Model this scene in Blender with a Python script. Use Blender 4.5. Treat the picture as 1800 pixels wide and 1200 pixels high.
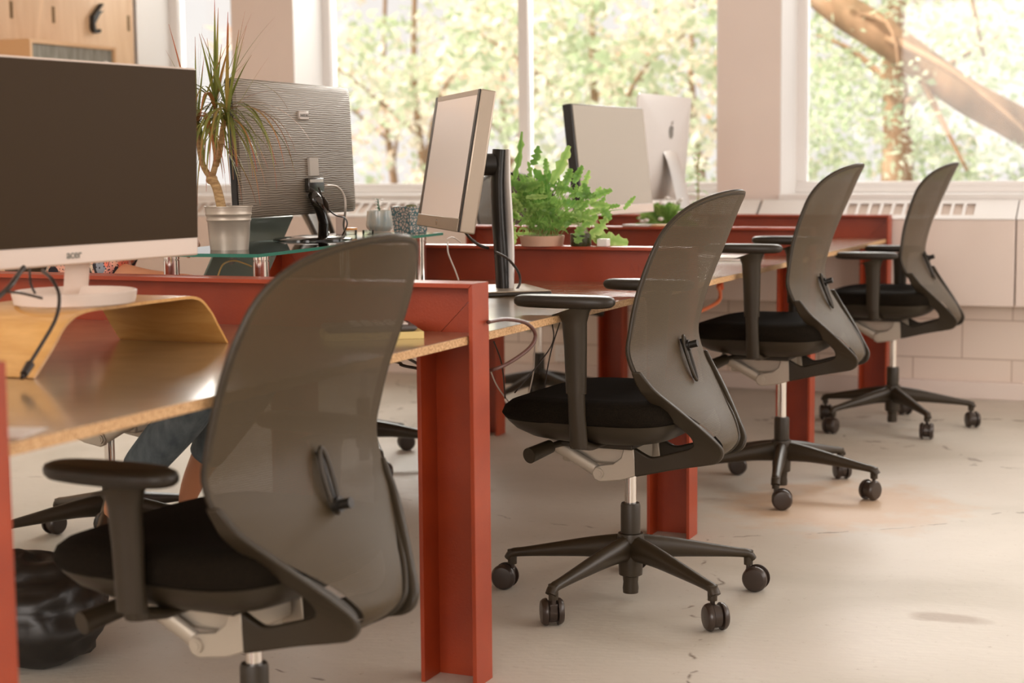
import bpy, bmesh, math, random
from mathutils import Vector, Matrix, Euler, noise
R = math.radians
random.seed(7)
for o in list(bpy.data.objects): bpy.data.objects.remove(o, do_unlink=True)
SC = bpy.context.scene
COL = SC.collection
# ------------------------------------------------------------------ camera
FPX, YAW, PITCH, ROLL, CAMZ = 2923.4, .407, .1057, -.009, 1.0742
_F = Vector((-math.sin(YAW), math.cos(YAW), 0)); _R = Vector((math.cos(YAW), math.sin(YAW), 0)); _U = Vector((0, 0, 1))
FW = _F*math.cos(PITCH) - _U*math.sin(PITCH); _U2 = _U*math.cos(PITCH) + _F*math.sin(PITCH)
RT = _R*math.cos(ROLL) + _U2*math.sin(ROLL); UP = _U2*math.cos(ROLL) - _R*math.sin(ROLL)
cam_d = bpy.data.cameras.new('camera'); cam = bpy.data.objects.new('camera', cam_d); COL.objects.link(cam)
cam.matrix_world = Matrix(((RT.x, UP.x, -FW.x, 0), (RT.y, UP.y, -FW.y, 0), (RT.z, UP.z, -FW.z, CAMZ), (0, 0, 0, 1)))
cam_d.sensor_width = 36; cam_d.lens = FPX/1800*36; cam_d.clip_start = .05; cam_d.clip_end = 200
cam_d.dof.use_dof = True; cam_d.dof.focus_distance = 4.0; cam_d.dof.aperture_fstop = 3.6
SC.camera = cam
# ------------------------------------------------------------------ light
SC.view_settings.view_transform = 'Standard'; SC.view_settings.look = 'None'
SC.view_settings.gamma = 1; SC.view_settings.exposure = .26; SC.view_settings.use_curve_mapping = False
SC.cycles.max_bounces = 8; SC.cycles.diffuse_bounces = 4; SC.cycles.glossy_bounces = 3; SC.cycles.transmission_bounces = 4
SC.cycles.transparent_max_bounces = 14; SC.cycles.sample_clamp_indirect = 6; SC.cycles.use_denoising = True
SC.cycles.caustics_reflective = False; SC.cycles.caustics_refractive = False
W = bpy.data.worlds.new('world'); SC.world = W; W.use_nodes = True
W.node_tree.nodes['Background'].inputs[0].default_value = (.86, .80, .78, 1)
W.node_tree.nodes['Background'].inputs[1].default_value = 1.0
def area(name, loc, target, sx, sy, power, color):
    l = bpy.data.lights.new(name, 'AREA'); l.shape = 'RECTANGLE'; l.size = sx; l.size_y = sy; l.energy = power; l.color = color
    o = bpy.data.objects.new(name, l); COL.objects.link(o); o.location = loc
    o.rotation_euler = (Vector(target) - Vector(loc)).to_track_quat('-Z', 'Y').to_euler(); return o
WARM = (1, .92, .865)
area('daylight_side_windows', (2.55, 5.3, 1.75), (-2.4, 4.8, .9), 4.8, 1.9, 78, WARM)       # the windows of the right-hand wall
area('rear_fill_light', (-1.0, -3.2, 1.9), (-1.6, 5, 1.0), 5.0, 1.9, 175, WARM)         # unseen windows behind the camera, added to brighten the back wall
area('daylight_back_window_left', (-3.4, 8.7, 3.0), (-2.6, 5.6, .2), 3.0, 1.8, 430, (1, .95, .90))
area('daylight_back_window_right', (-.6, 8.7, 3.1), (-1.0, 6.2, .0), 3.4, 2.0, 215, (1, .95, .91))
area('daylight_far_left_window', (-5.9, 8.7, 2.3), (-3.6, 5, .6), 1.2, 1.6, 60, (1, .95, .90))
sun_d = bpy.data.lights.new('sun', 'SUN'); sun_d.energy = 8; sun_d.angle = R(12); sun_d.color = (1, .93, .82)
sun = bpy.data.objects.new('sun', sun_d); COL.objects.link(sun); sun.rotation_euler = (R(16), R(-30), 0)
# ------------------------------------------------------------------ helpers
def at(u, v, X=None, Y=None, Z=None):
    d = FW + RT*((u-900)/FPX) - UP*((v-600)/FPX)
    t = X/d.x if X is not None else (Y/d.y if Y is not None else (Z-CAMZ)/d.z)
    return Vector((0, 0, CAMZ)) + d*t
def tag(o, label=None, cat=None, group=None, kind=None):
    if label: o['label'] = label
    if cat: o['category'] = cat
    if group: o['group'] = group
    if kind: o['kind'] = kind
    return o
def empty(name, loc=(0, 0, 0), rz=0, label=None, cat=None, group=None, kind=None):
    o = bpy.data.objects.new(name, None); COL.objects.link(o); o.location = loc; o.rotation_euler = (0, 0, rz)
    return tag(o, label, cat, group, kind)
class MB:
    def __init__(s): s.bm = bmesh.new()
    def _add(s, vs, fs, M=None):
        vv = [s.bm.verts.new(M @ Vector(v) if M else Vector(v)) for v in vs]
        for f in fs:
            try: s.bm.faces.new([vv[i] for i in f])
            except ValueError: pass
        return s
    def box(s, x0, x1, y0, y1, z0, z1, M=None):
        vs = [(x0,y0,z0),(x1,y0,z0),(x1,y1,z0),(x0,y1,z0),(x0,y0,z1),(x1,y0,z1),(x1,y1,z1),(x0,y1,z1)]
        return s._add(vs, [(3,2,1,0),(4,5,6,7),(0,1,5,4),(1,2,6,5),(2,3,7,6),(3,0,4,7)], M)
    def prism(s, poly, h0, h1, M=None):
        n = len(poly); vs = [(a, b, h0) for a, b in poly] + [(a, b, h1) for a, b in poly]
        return s._add(vs, [tuple(range(n))[::-1], tuple(range(n, 2*n))] + [(i, (i+1) % n, n+(i+1) % n, n+i) for i in range(n)], M)
    def loft(s, rings, cap=True, closed=True, M=None):
        n = len(rings[0]); vs = [p for r in rings for p in r]; fs = []
        for k in range(len(rings)-1):
            for i in range(n if closed else n-1):
                j = (i+1) % n; fs.append((k*n+i, k*n+j, (k+1)*n+j, (k+1)*n+i))
        if cap: fs += [tuple(range(n))[::-1], tuple(range((len(rings)-1)*n, len(rings)*n))]
        return s._add(vs, fs, M)
    def cyl(s, p0, p1, r0, r1=None, seg=20, M=None):
        r1 = r0 if r1 is None else r1; return s.tube([p0, p1], [r0, r1], seg, M=M)
    def tube(s, pts, rad, seg=10, flat=None, side=None, M=None, cap=True):
        """sweep; rad scalar/list; flat=(list) second radius; side = reference direction of the second radius"""
        pts = [Vector(p) for p in pts]; n = len(pts)
        if not isinstance(rad, (list, tuple)): rad = [rad]*n
        if flat is None: flat = rad
        elif not isinstance(flat, (list, tuple)): flat = [flat]*n
        rings = []; prev = None
        for k, p in enumerate(pts):
            t = (pts[min(k+1, n-1)] - pts[max(k-1, 0)]).normalized()
            if side is not None: b = Vector(side)
            elif prev is None: b = Vector((0, 0, 1)) if abs(t.z) < .9 else Vector((1, 0, 0))
            else: b = prev
            b = (b - t*b.dot(t)); b = b.normalized() if b.length > 1e-6 else t.orthogonal().normalized(); prev = b; a = t.cross(b)
            rings.append([p + a*(rad[k]*math.cos(2*math.pi*i/seg)) + b*(flat[k]*math.sin(2*math.pi*i/seg)) for i in range(seg)])
        return s.loft(rings, cap, True, M)
    def lathe(s, prof, c=(0, 0, 0), seg=32, M=None, cap=False):
        c = Vector(c)
        rings = [[c + Vector((r*math.cos(2*math.pi*i/seg), r*math.sin(2*math.pi*i/seg), z)) for i in range(seg)] for r, z in prof]
        return s.loft(rings, cap, True, M)
    def ball(s, c, rx, ry=None, rz=None, seg=16, rings=10, M=None):
        ry = ry or rx; rz = rz or rx; c = Vector(c); rr = []
        for k in range(rings+1):
            a = -math.pi/2 + math.pi*k/rings; q = max(math.cos(a), .01)
            rr.append([c + Vector((rx*q*math.cos(2*math.pi*i/seg), ry*q*math.sin(2*math.pi*i/seg), rz*math.sin(a))) for i in range(seg)])
        return s.loft(rr, True, True, M)
    def build(s, name, mat=None, parent=None, smooth=None, bevel=0, seg=2, sub=0, loc=None, uv=None):
        bmesh.ops.recalc_face_normals(s.bm, faces=s.bm.faces)
        me = bpy.data.meshes.new(name); s.bm.to_mesh(me); s.bm.free()
        o = bpy.data.objects.new(name, me); COL.objects.link(o)
        if mat: me.materials.append(mat)
        if parent: o.parent = parent
        if loc: o.location = loc
        if smooth:
            for p in me.polygons: p.use_smooth = True
            if smooth < 180:
                me.set_sharp_from_angle(angle=R(smooth))
        if bevel:
            m = o.modifiers.new('bevel', 'BEVEL'); m.width = bevel; m.segments = seg; m.limit_method = 'ANGLE'; m.angle_limit = R(40)
            for p in me.polygons: p.use_smooth = True
            me.set_sharp_from_angle(angle=R(50))
        if sub:
            m = o.modifiers.new('sub', 'SUBSURF'); m.levels = sub; m.render_levels = sub
        return o
def smooth_path(pts, n=6):
    """Catmull-Rom through tuples of any length"""
    P = [pts[0]] + list(pts) + [pts[-1]]; out = []
    for i in range(1, len(P)-2):
        p0, p1, p2, p3 = P[i-1], P[i], P[i+1], P[i+2]
        for k in range(n):
            t = k/n; out.append(tuple(.5*((2*b) + (-a+c)*t + (2*a-5*b+4*c-d)*t*t + (-a+3*b-3*c+d)*t**3) for a, b, c, d in zip(p0, p1, p2, p3)))
    out.append(tuple(pts[-1])); return out
def text(body, size, parent, loc, rot, m, ext=.0004, name='lettering', bold=0, sp=1, align='CENTER'):
    cu = bpy.data.curves.new(name, 'FONT'); cu.body = body; cu.size = size; cu.extrude = ext; cu.offset = bold; cu.align_x = align; cu.space_character = sp
    o = bpy.data.objects.new(name, cu); COL.objects.link(o)
    dg = bpy.context.evaluated_depsgraph_get(); me = bpy.data.meshes.new_from_object(o.evaluated_get(dg)); bpy.data.objects.remove(o)
    o = bpy.data.objects.new(name, me); COL.objects.link(o); me.materials.clear(); me.materials.append(m); o.parent = parent; o.location = loc; o.rotation_euler = rot; return o
# ------------------------------------------------------------------ materials
def mat(name, col, rough=.5, metal=0, spec=.5, coat=0, coat_r=.1, emit=None, es=1, alpha=1, trans=0, sss=0, sheen=0):
    m = bpy.data.materials.new(name); m.use_nodes = True; b = m.node_tree.nodes['Principled BSDF']; I = b.inputs
    I['Base Color'].default_value = (*col, 1); I['Roughness'].default_value = rough; I['Metallic'].default_value = metal
    I['Specular IOR Level'].default_value = spec; I['Coat Weight'].default_value = coat; I['Coat Roughness'].default_value = coat_r
    if emit: I['Emission Color'].default_value = (*emit, 1); I['Emission Strength'].default_value = es
    I['Alpha'].default_value = alpha; I['Transmission Weight'].default_value = trans; I['Sheen Weight'].default_value = sheen
    if sss: I['Subsurface Weight'].default_value = sss; I['Subsurface Radius'].default_value = (.02, .008, .004)
    return m
def N(m, t, **k):
    n = m.node_tree.nodes.new(t)
    for a, v in k.items():
        if a in n.inputs.keys() if hasattr(n.inputs, 'keys') else False: n.inputs[a].default_value = v
        else: setattr(n, a, v)
    return n
def LK(m, a, b): m.node_tree.links.new(a, b)
def ramp(m, fac, stops):
    r = m.node_tree.nodes.new('ShaderNodeValToRGB'); e = r.color_ramp.elements
    while len(e) < len(stops): e.new(.5)
    for q, (p, c) in zip(e, stops): q.position = p; q.color = (*c, 1)
    LK(m, fac, r.inputs[0]); return r
def coord(m, kind='Object', scale=(1, 1, 1), rot=(0, 0, 0)):
    tc = m.node_tree.nodes.new('ShaderNodeTexCoord'); mp = m.node_tree.nodes.new('ShaderNodeMapping')
    mp.inputs['Scale'].default_value = scale; mp.inputs['Rotation'].default_value = rot
    LK(m, tc.outputs[kind], mp.inputs[0]); return mp.outputs[0]
def noise_col(m, stops, scale=5, detail=4, sc=(1, 1, 1), kind='Object', rough=.5, dist=0, bump=0, bscale=None):
    v = coord(m, kind, sc); n = N(m, 'ShaderNodeTexNoise'); n.inputs['Scale'].default_value = scale; n.inputs['Detail'].default_value = detail
    n.inputs['Roughness'].default_value = rough; n.inputs['Distortion'].default_value = dist
    LK(m, v, n.inputs['Vector']); r = ramp(m, n.outputs['Fac'], stops); P = m.node_tree.nodes['Principled BSDF']
    LK(m, r.outputs[0], P.inputs['Base Color'])
    if bump:
        n2 = N(m, 'ShaderNodeTexNoise'); n2.inputs['Scale'].default_value = bscale or scale*6; n2.inputs['Detail'].default_value = 3
        LK(m, v, n2.inputs['Vector']); b = N(m, 'ShaderNodeBump'); b.inputs['Strength'].default_value = bump; b.inputs['Distance'].default_value = .002
        LK(m, n2.outputs['Fac'], b.inputs['Height']); LK(m, b.outputs[0], P.inputs['Normal'])
    return m
M = {}
M['red'] = noise_col(mat('red_oxide_paint', (.42, .06, .02), .44, coat=.12, coat_r=.28), [(.3, (.30, .033, .005)), (.7, (.38, .048, .008))], 9, 3, bump=.15, bscale=240)
M['plastic'] = mat('charcoal_plastic', (.030, .021, .011), .45, spec=.4)
M['plastic2'] = mat('arm_pad_rubber', (.020, .014, .008), .4, spec=.4)
M['base'] = mat('nylon_base', (.034, .023, .012), .4, spec=.4)
M['caster'] = mat('caster_plastic', (.040, .026, .019), .28)
M['silver'] = mat('cast_aluminium', (.52, .46, .38), .42, .55)
M['chrome'] = mat('chrome', (.80, .76, .72), .09, 1)
M['fabric'] = noise_col(mat('black_wool_fabric', (.02, .016, .012), .95, spec=.12), [(.35, (.006, .004, .002)), (.7, (.013, .009, .005))], 300, 2, bump=.5, bscale=900)
M['white_wall'] = noise_col(mat('white_wall_paint', (.8, .76, .72), .7), [(.3, (.78, .74, .70)), (.7, (.84, .80, .76))], 3, 2)
M['beige'] = noise_col(mat('beige_wall_paint', (.66, .50, .41), .7), [(.3, (.77, .66, .60)), (.7, (.81, .70, .635))], 2, 3, bump=.1, bscale=60)
M['frame_white'] = mat('window_frame_white', (.78, .74, .71), .5)
M['frame_beige'] = mat('window_frame_beige', (.62, .54, .48), .5)
M['rad_white'] = mat('convector_grille_white', (.82, .79, .76), .5)
M['rad_beige'] = mat('convector_panel_beige', (.79, .67, .60), .55)
M['slot'] = mat('grille_slot', (.70, .58, .50), .7)
M['dark'] = mat('dark_plastic', (.012, .010, .008), .35)
M['black_gloss'] = mat('black_gloss_plastic', (.020, .015, .010), .12, coat=.5)
M['cable'] = mat('black_cable', (.025, .015, .010), .4)
M['wcable'] = mat('white_cable', (.70, .62, .55), .45)
M['white'] = mat('white_plastic', (.80, .76, .73), .35)
M['alu'] = mat('brushed_aluminium', (.72, .68, .64), .30, .75)
M['skin'] = mat('skin', (.62, .27, .14), .5, sss=.15)
M['hair'] = mat('brown_hair', (.035, .016, .008), .5)
M['terra'] = mat('pale_clay', (.66, .40, .29), .7)
M['soil'] = mat('potting_soil', (.05, .03, .018), .9)
# wood chip edge and laminate top of the desks
m = M['chip'] = mat('chipboard_edge', (.5, .3, .14), .6)
noise_col(m, [(.30, (.36, .18, .065)), (.5, (.60, .36, .17)), (.72, (.78, .52, .29))], 210, 3)
m = M['lam'] = mat('brown_laminate', (.25, .19, .12), .30, spec=.7, coat=1, coat_r=.13)
noise_col(m, [(.3, (.25, .165, .080)), (.7, (.34, .235, .130))], 14, 4)
def wood(name, c1, c2, sc, rough=.4, kind='Object', dist=2.0, scale=6):
    m = mat(name, c1, rough, coat=.6, coat_r=.22); v = coord(m, kind, sc); n = N(m, 'ShaderNodeTexNoise')
    n.inputs['Scale'].default_value = scale; n.inputs['Detail'].default_value = 5; n.inputs['Distortion'].default_value = dist; LK(m, v, n.inputs['Vector'])
    r = ramp(m, n.outputs['Fac'], [(.3, c2), (.62, c1), (.8, tuple(min(1, c*1.12) for c in c1))]); LK(m, r.outputs[0], m.node_tree.nodes['Principled BSDF'].inputs['Base Color']); return m
M['bamboo'] = wood('bent_birch_ply', (.72, .40, .13), (.62, .31, .08), (3, 22, 3), .32, scale=3, dist=.6)
M['ply'] = wood('birch_plywood', (.74, .50, .30), (.66, .41, .23), (1, 3, .6), .55, scale=2.2)
M['plyedge'] = mat('plywood_edge', (.68, .42, .22), .5)
# polished concrete floor
m = M['floor'] = mat('polished_concrete', (.5, .45, .39), .5, spec=.35); P = m.node_tree.nodes['Principled BSDF']
v = coord(m); n1 = N(m, 'ShaderNodeTexNoise'); n1.inputs['Scale'].default_value = 1.1; n1.inputs['Detail'].default_value = 6; n1.inputs['Distortion'].default_value = .6; LK(m, v, n1.inputs['Vector'])
r1 = ramp(m, n1.outputs['Fac'], [(.25, (.47, .43, .355)), (.5, (.60, .55, .475)), (.75, (.69, .63, .555))])
n2 = N(m, 'ShaderNodeTexNoise'); n2.inputs['Scale'].default_value = 38; n2.inputs['Detail'].default_value = 8; n2.inputs['Roughness'].default_value = .75; LK(m, v, n2.inputs['Vector'])
r2 = ramp(m, n2.outputs['Fac'], [(.26, (.50, .42, .34)), (.40, (.97, .96, .95)), (1, (1, 1, 1))])
mx = N(m, 'ShaderNodeMix', data_type='RGBA', blend_type='MULTIPLY'); mx.inputs[0].default_value = .8; LK(m, r1.outputs[0], mx.inputs[6]); LK(m, r2.outputs[0], mx.inputs[7])
# sandy worn patch (a real stain around the third chair) : gradient spheres in world coordinates
tc = N(m, 'ShaderNodeTexCoord'); 
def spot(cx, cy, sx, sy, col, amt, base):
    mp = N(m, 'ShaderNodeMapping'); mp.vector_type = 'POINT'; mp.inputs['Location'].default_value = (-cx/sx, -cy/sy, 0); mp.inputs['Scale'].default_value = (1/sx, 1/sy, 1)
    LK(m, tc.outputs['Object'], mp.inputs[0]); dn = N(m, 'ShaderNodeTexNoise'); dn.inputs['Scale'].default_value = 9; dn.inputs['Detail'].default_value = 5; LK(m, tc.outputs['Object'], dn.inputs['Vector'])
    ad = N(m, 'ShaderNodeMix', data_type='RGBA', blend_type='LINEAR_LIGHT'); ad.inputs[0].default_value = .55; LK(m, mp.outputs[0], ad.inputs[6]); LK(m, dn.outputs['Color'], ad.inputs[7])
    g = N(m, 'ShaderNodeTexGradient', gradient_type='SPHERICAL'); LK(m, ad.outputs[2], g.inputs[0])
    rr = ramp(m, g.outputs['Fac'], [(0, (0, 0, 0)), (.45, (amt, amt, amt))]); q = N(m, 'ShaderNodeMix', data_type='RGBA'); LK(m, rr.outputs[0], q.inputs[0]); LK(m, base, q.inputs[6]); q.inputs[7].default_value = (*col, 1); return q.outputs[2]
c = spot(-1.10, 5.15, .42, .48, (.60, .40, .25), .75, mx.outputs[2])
c = spot(-.585, 3.93, .11, .05, (.36, .27, .20), .8, c)
c = spot(-2.5, 4.95, .30, .16, (.36, .24, .14), .7, c)
vc = N(m, 'ShaderNodeTexVoronoi', feature='DISTANCE_TO_EDGE'); vc.inputs['Scale'].default_value = .55; dn = N(m, 'ShaderNodeTexNoise'); dn.inputs['Scale'].default_value = 3; dn.inputs['Detail'].default_value = 6; LK(m, tc.outputs['Object'], dn.inputs['Vector'])
ad = N(m, 'ShaderNodeMix', data_type='RGBA', blend_type='LINEAR_LIGHT'); ad.inputs[0].default_value = .16; LK(m, tc.outputs['Object'], ad.inputs[6]); LK(m, dn.outputs['Color'], ad.inputs[7]); LK(m, ad.outputs[2], vc.inputs['Vector'])
ck = ramp(m, vc.outputs['Distance'], [(0, (1, 1, 1)), (.0035, (0, 0, 0))]); n5 = N(m, 'ShaderNodeTexNoise'); n5.inputs['Scale'].default_value = 14; LK(m, tc.outputs['Object'], n5.inputs['Vector']); k5 = ramp(m, n5.outputs['Fac'], [(.50, (0, 0, 0)), (.58, (1, 1, 1))])
cm = N(m, 'ShaderNodeMath', operation='MULTIPLY'); LK(m, ck.outputs[0], cm.inputs[0]); LK(m, k5.outputs[0], cm.inputs[1]); q = N(m, 'ShaderNodeMix', data_type='RGBA'); LK(m, cm.outputs[0], q.inputs[0]); LK(m, c, q.inputs[6]); q.inputs[7].default_value = (.20, .15, .11, 1); c = q.outputs[2]
LK(m, c, P.inputs['Base Color'])
bn = N(m, 'ShaderNodeTexNoise'); bn.inputs['Scale'].default_value = 26; bn.inputs['Detail'].default_value = 6; LK(m, v, bn.inputs['Vector'])
wv = N(m, 'ShaderNodeTexWave', wave_type='RINGS', rings_direction='Z'); wv.inputs['Scale'].default_value = 14; wv.inputs['Distortion'].default_value = 9; wv.inputs['Detail'].default_value = 3; wv.inputs['Detail Scale'].default_value = .6; LK(m, v, wv.inputs['Vector'])
am = N(m, 'ShaderNodeMath', operation='MULTIPLY_ADD'); LK(m, wv.outputs['Fac'], am.inputs[0]); am.inputs[1].default_value = .10; LK(m, bn.outputs['Fac'], am.inputs[2])
bp = N(m, 'ShaderNodeBump'); bp.inputs['Strength'].default_value = .22; bp.inputs['Distance'].default_value = .006; LK(m, am.outputs[0], bp.inputs['Height']); LK(m, bp.outputs[0], P.inputs['Normal'])
rr = ramp(m, n1.outputs['Fac'], [(.3, (.56,)*3), (.7, (.44,)*3)]); LK(m, rr.outputs[0], P.inputs['Roughness'])
# painted blockwork
m = M['block'] = mat('painted_blockwork', (.66, .52, .43), .65); P = m.node_tree.nodes['Principled BSDF']
v = coord(m, rot=(R(90), 0, 0)); b = N(m, 'ShaderNodeTexBrick'); b.inputs['Scale'].default_value = 1; b.inputs['Brick Width'].default_value = .44; b.inputs['Row Height'].default_value = .178
b.inputs['Mortar Size'].default_value = .004; b.inputs['Mortar Smooth'].default_value = .6; b.inputs['Color1'].default_value = (.77, .655, .57, 1); b.inputs['Color2'].default_value = (.81, .69, .60, 1); b.inputs['Mortar'].default_value = (.50, .38, .30, 1)
LK(m, v, b.inputs['Vector']); LK(m, b.outputs['Color'], P.inputs['Base Color'])
# glass panes (thin)
def glass_mat(name, tint, refl):
    m = bpy.data.materials.new(name); m.use_nodes = True; nt = m.node_tree; nt.nodes.clear(); o = nt.nodes.new('ShaderNodeOutputMaterial')
    t = nt.nodes.new('ShaderNodeBsdfTransparent'); t.inputs[0].default_value = (*tint, 1); g = nt.nodes.new('ShaderNodeBsdfGlossy'); g.inputs['Roughness'].default_value = .02
    f = nt.nodes.new('ShaderNodeFresnel'); f.inputs[0].default_value = 1.45; k = nt.nodes.new('ShaderNodeMath'); k.operation = 'MULTIPLY'; k.inputs[1].default_value = refl
    nt.links.new(f.outputs[0], k.inputs[0]); x = nt.nodes.new('ShaderNodeMixShader'); nt.links.new(k.outputs[0], x.inputs[0]); nt.links.new(t.outputs[0], x.inputs[1]); nt.links.new(g.outputs[0], x.inputs[2]); nt.links.new(x.outputs[0], o.inputs[0]); return m
M['glass'] = glass_mat('window_glass', (.97, .98, .97), .8)
M['shelfglass'] = glass_mat('clear_shelf_glass', (.80, .90, .85), 1.0)
M['clear'] = glass_mat('clear_jar_glass', (.88, .93, .90), 1.2)
M['glassedge'] = mat('green_glass_edge', (.04, .22, .16), .15)
# woven mesh of the chair backs: thread grid with real gaps (UV of each chair back is in metres)
m = M['mesh'] = bpy.data.materials.new('woven_mesh'); m.use_nodes = True; nt = m.node_tree; P = nt.nodes['Principled BSDF']
P.inputs['Base Color'].default_value = (.10, .08, .05, 1); P.inputs['Roughness'].default_value = .5; P.inputs['Specular IOR Level'].default_value = .36; P.inputs['Sheen Weight'].default_value = .04; P.inputs['Sheen Tint'].default_value = (.9, .75, .6, 1)
uvn = N(m, 'ShaderNodeUVMap'); sp = N(m, 'ShaderNodeSeparateXYZ'); LK(m, uvn.outputs[0], sp.inputs[0])
def saw(out, per):
    a = N(m, 'ShaderNodeMath', operation='MULTIPLY'); a.inputs[1].default_value = math.pi/per; LK(m, out, a.inputs[0]); s_ = N(m, 'ShaderNodeMath', operation='SINE'); LK(m, a.outputs[0], s_.inputs[0])
    ab = N(m, 'ShaderNodeMath', operation='ABSOLUTE'); LK(m, s_.outputs[0], ab.inputs[0]); return ab.outputs[0]
g1 = saw(sp.outputs[0], .0036); g2 = saw(sp.outputs[1], .0036); mu = N(m, 'ShaderNodeMath', operation='MULTIPLY'); LK(m, g1, mu.inputs[0]); LK(m, g2, mu.inputs[1])
gt = N(m, 'ShaderNodeMapRange'); gt.inputs['From Min'].default_value = .89; gt.inputs['From Max'].default_value = .96; gt.inputs['To Min'].default_value = 1; gt.inputs['To Max'].default_value = .0; LK(m, mu.outputs[0], gt.inputs[0]); LK(m, gt.outputs[0], P.inputs['Alpha'])
cr = ramp(m, mu.outputs[0], [(0, (.026, .016, .006)), (.6, (.088, .060, .028))]); LK(m, cr.outputs[0], P.inputs['Base Color'])
# leaves: colour from a per-leaf attribute, light passes through
def leafmat(name, stops, rough=.5, trl=.5):
    m = bpy.data.materials.new(name); m.use_nodes = True; nt = m.node_tree; nt.nodes.clear(); o = nt.nodes.new('ShaderNodeOutputMaterial')
    a = nt.nodes.new('ShaderNodeAttribute'); a.attribute_name = 'tone'; r = ramp(m, a.outputs['Fac'], stops)
    d = nt.nodes.new('ShaderNodeBsdfPrincipled'); d.inputs['Roughness'].default_value = rough; t = nt.nodes.new('ShaderNodeBsdfTranslucent')
    LK(m, r.outputs[0], d.inputs['Base Color']); LK(m, r.outputs[0], t.inputs[0]); x = nt.nodes.new('ShaderNodeMixShader'); x.inputs[0].default_value = trl
    LK(m, d.outputs[0], x.inputs[1]); LK(m, t.outputs[0], x.inputs[2]); LK(m, x.outputs[0], o.inputs[0]); return m
M['tree_leaf'] = leafmat('tree_leaves', [(0, (.50, .60, .38)), (.3, (.70, .75, .56)), (.55, (.90, .86, .74)), (.8, (.95, .79, .64)), (1, (.95, .58, .40))])
M['fern'] = leafmat('fern_leaf', [(0, (.16, .34, .07)), (.5, (.33, .55, .14)), (1, (.60, .76, .28))], .4, .35)
M['drac'] = leafmat('dragon_tree_leaf', [(0, (.10, .12, .02)), (.55, (.24, .25, .06)), (.8, (.42, .12, .05)), (1, (.50, .07, .04))], .35, .3)
M['succ'] = leafmat('succulent_leaf', [(0, (.10, .22, .14)), (1, (.30, .42, .28))], .35, .1)
M['bark'] = noise_col(mat('tree_bark', (.4, .25, .15), .8), [(.3, (.15, .09, .04)), (.55, (.34, .20, .11)), (.8, (.55, .38, .25))], 4, 6, sc=(1, 1, .4), bump=.6, bscale=16)
M['bark2'] = noise_col(mat('cane_bark', (.4, .25, .1), .7), [(.3, (.30, .17, .07)), (.7, (.60, .40, .19))], 60, 4, sc=(1, 1, 3), bump=.5, bscale=200)
# ------------------------------------------------------------------ the room
XL, XR, YB, YF, ZC = -5.6, 2.6, 7.74, -3.3, 2.9
FY = 8.05                                    # plane of the window frames
def struct(mb, name, m, **k): return tag(mb.build(name, m, **k), kind='structure')
struct(MB().box(XL-.2, XR+.2, YF-.2, YB+.02, -.12, 0), 'floor', M['floor'])
struct(MB().box(XL-.2, XR+.2, YF-.2, YB+.4, ZC, ZC+.15), 'ceiling', M['white_wall'])
struct(MB().box(XL-.2, XL, YF, YB+.4, 0, ZC), 'wall_left', M['white_wall'])
# right and front wall with long window bands (daylight beside the camera; unseen front openings added to let light in)
w = MB(); w.box(XR, XR+.2, YF, YB+.4, 0, .75).box(XR, XR+.2, YF, YB+.4, 2.75, ZC)
for a, b in ((YF, -.3), (1.6, 1.9), (4.4, 4.7), (6.6, YB+.4)): w.box(XR, XR+.2, a, b, .75, 2.75)
struct(w, 'wall_right', M['white_wall'])
w = MB(); w.box(XL, XR, YF-.2, YF, 0, .85).box(XL, XR, YF-.2, YF, 2.75, ZC)
for a, b in ((XL, -3.6), (1.6, XR)): w.box(a, b, YF-.2, YF, .85, 2.75)
struct(w, 'wall_front', M['white_wall'])
# back wall: openings (x0, x1); sill level .93
OPEN = [(-5.58, -4.96), (-4.585, -2.257), (-1.955, 1.9)]
SILL, HEAD = .925, 2.7
w = MB(); w.box(XL, XR+.2, YB, YB+.4, 0, .90).box(XL, XR+.2, YB, YB+.4, HEAD, ZC)
struct(w, 'wall_back', M['block'])
w = MB()
for a, b in ((-4.96, -4.585), (-2.257, -1.955), (1.9, XR+.2)): w.box(a, b, YB, YB+.4, .90, HEAD)
struct(w, 'wall_back', M['beige'])
w = MB()                                                     # bright painted reveals and sill boards
for a, b in OPEN:
    w.box(a, b, YB-.012, FY, .885, SILL)
    w.box(a-.0, a+.006, YB+.001, FY, SILL, HEAD).box(b-.006, b, YB+.001, FY, SILL, HEAD)
struct(w, 'trim_1', M['rad_white'])
struct(MB().box(XL, XR, YB-.055, YB, 0, .078), 'trim_2', M['beige'], bevel=.004)
def window(n, x0, x1, mull, thick=.05):
    o = empty('window_%d' % n, ((x0+x1)/2, FY, SILL), kind='structure'); W_ = (x1-x0)/2; H = HEAD-SILL
    f = MB(); f.box(-W_, W_, 0, .07, 0, .055).box(-W_, W_, 0, .07, H-.06, H).box(-W_, -W_+thick, 0, .07, .055, H-.06).box(W_-thick, W_, 0, .07, .055, H-.06)
    for mx_ in mull: f.box(mx_-(x0+x1)/2-.028, mx_-(x0+x1)/2+.028, 0, .07, .055, H-.06)
    f.box(-W_+.001, W_-.001, -.012, 0, .0, .03)
    f.build('window_frame', M['frame_white'], o, bevel=.004)
    g = MB(); xs = [x0] + mull + [x1]
    g.box(-W_+.02, W_-.02, .03, .036, .03, H-.03)
    g.build('pane', M['glass'], o)
    return o
window(1, -5.58, -4.96, [], .06); window(2, -4.585, -2.257, [-3.395]); window(3, -1.955, 1.9, [.2])
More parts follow.
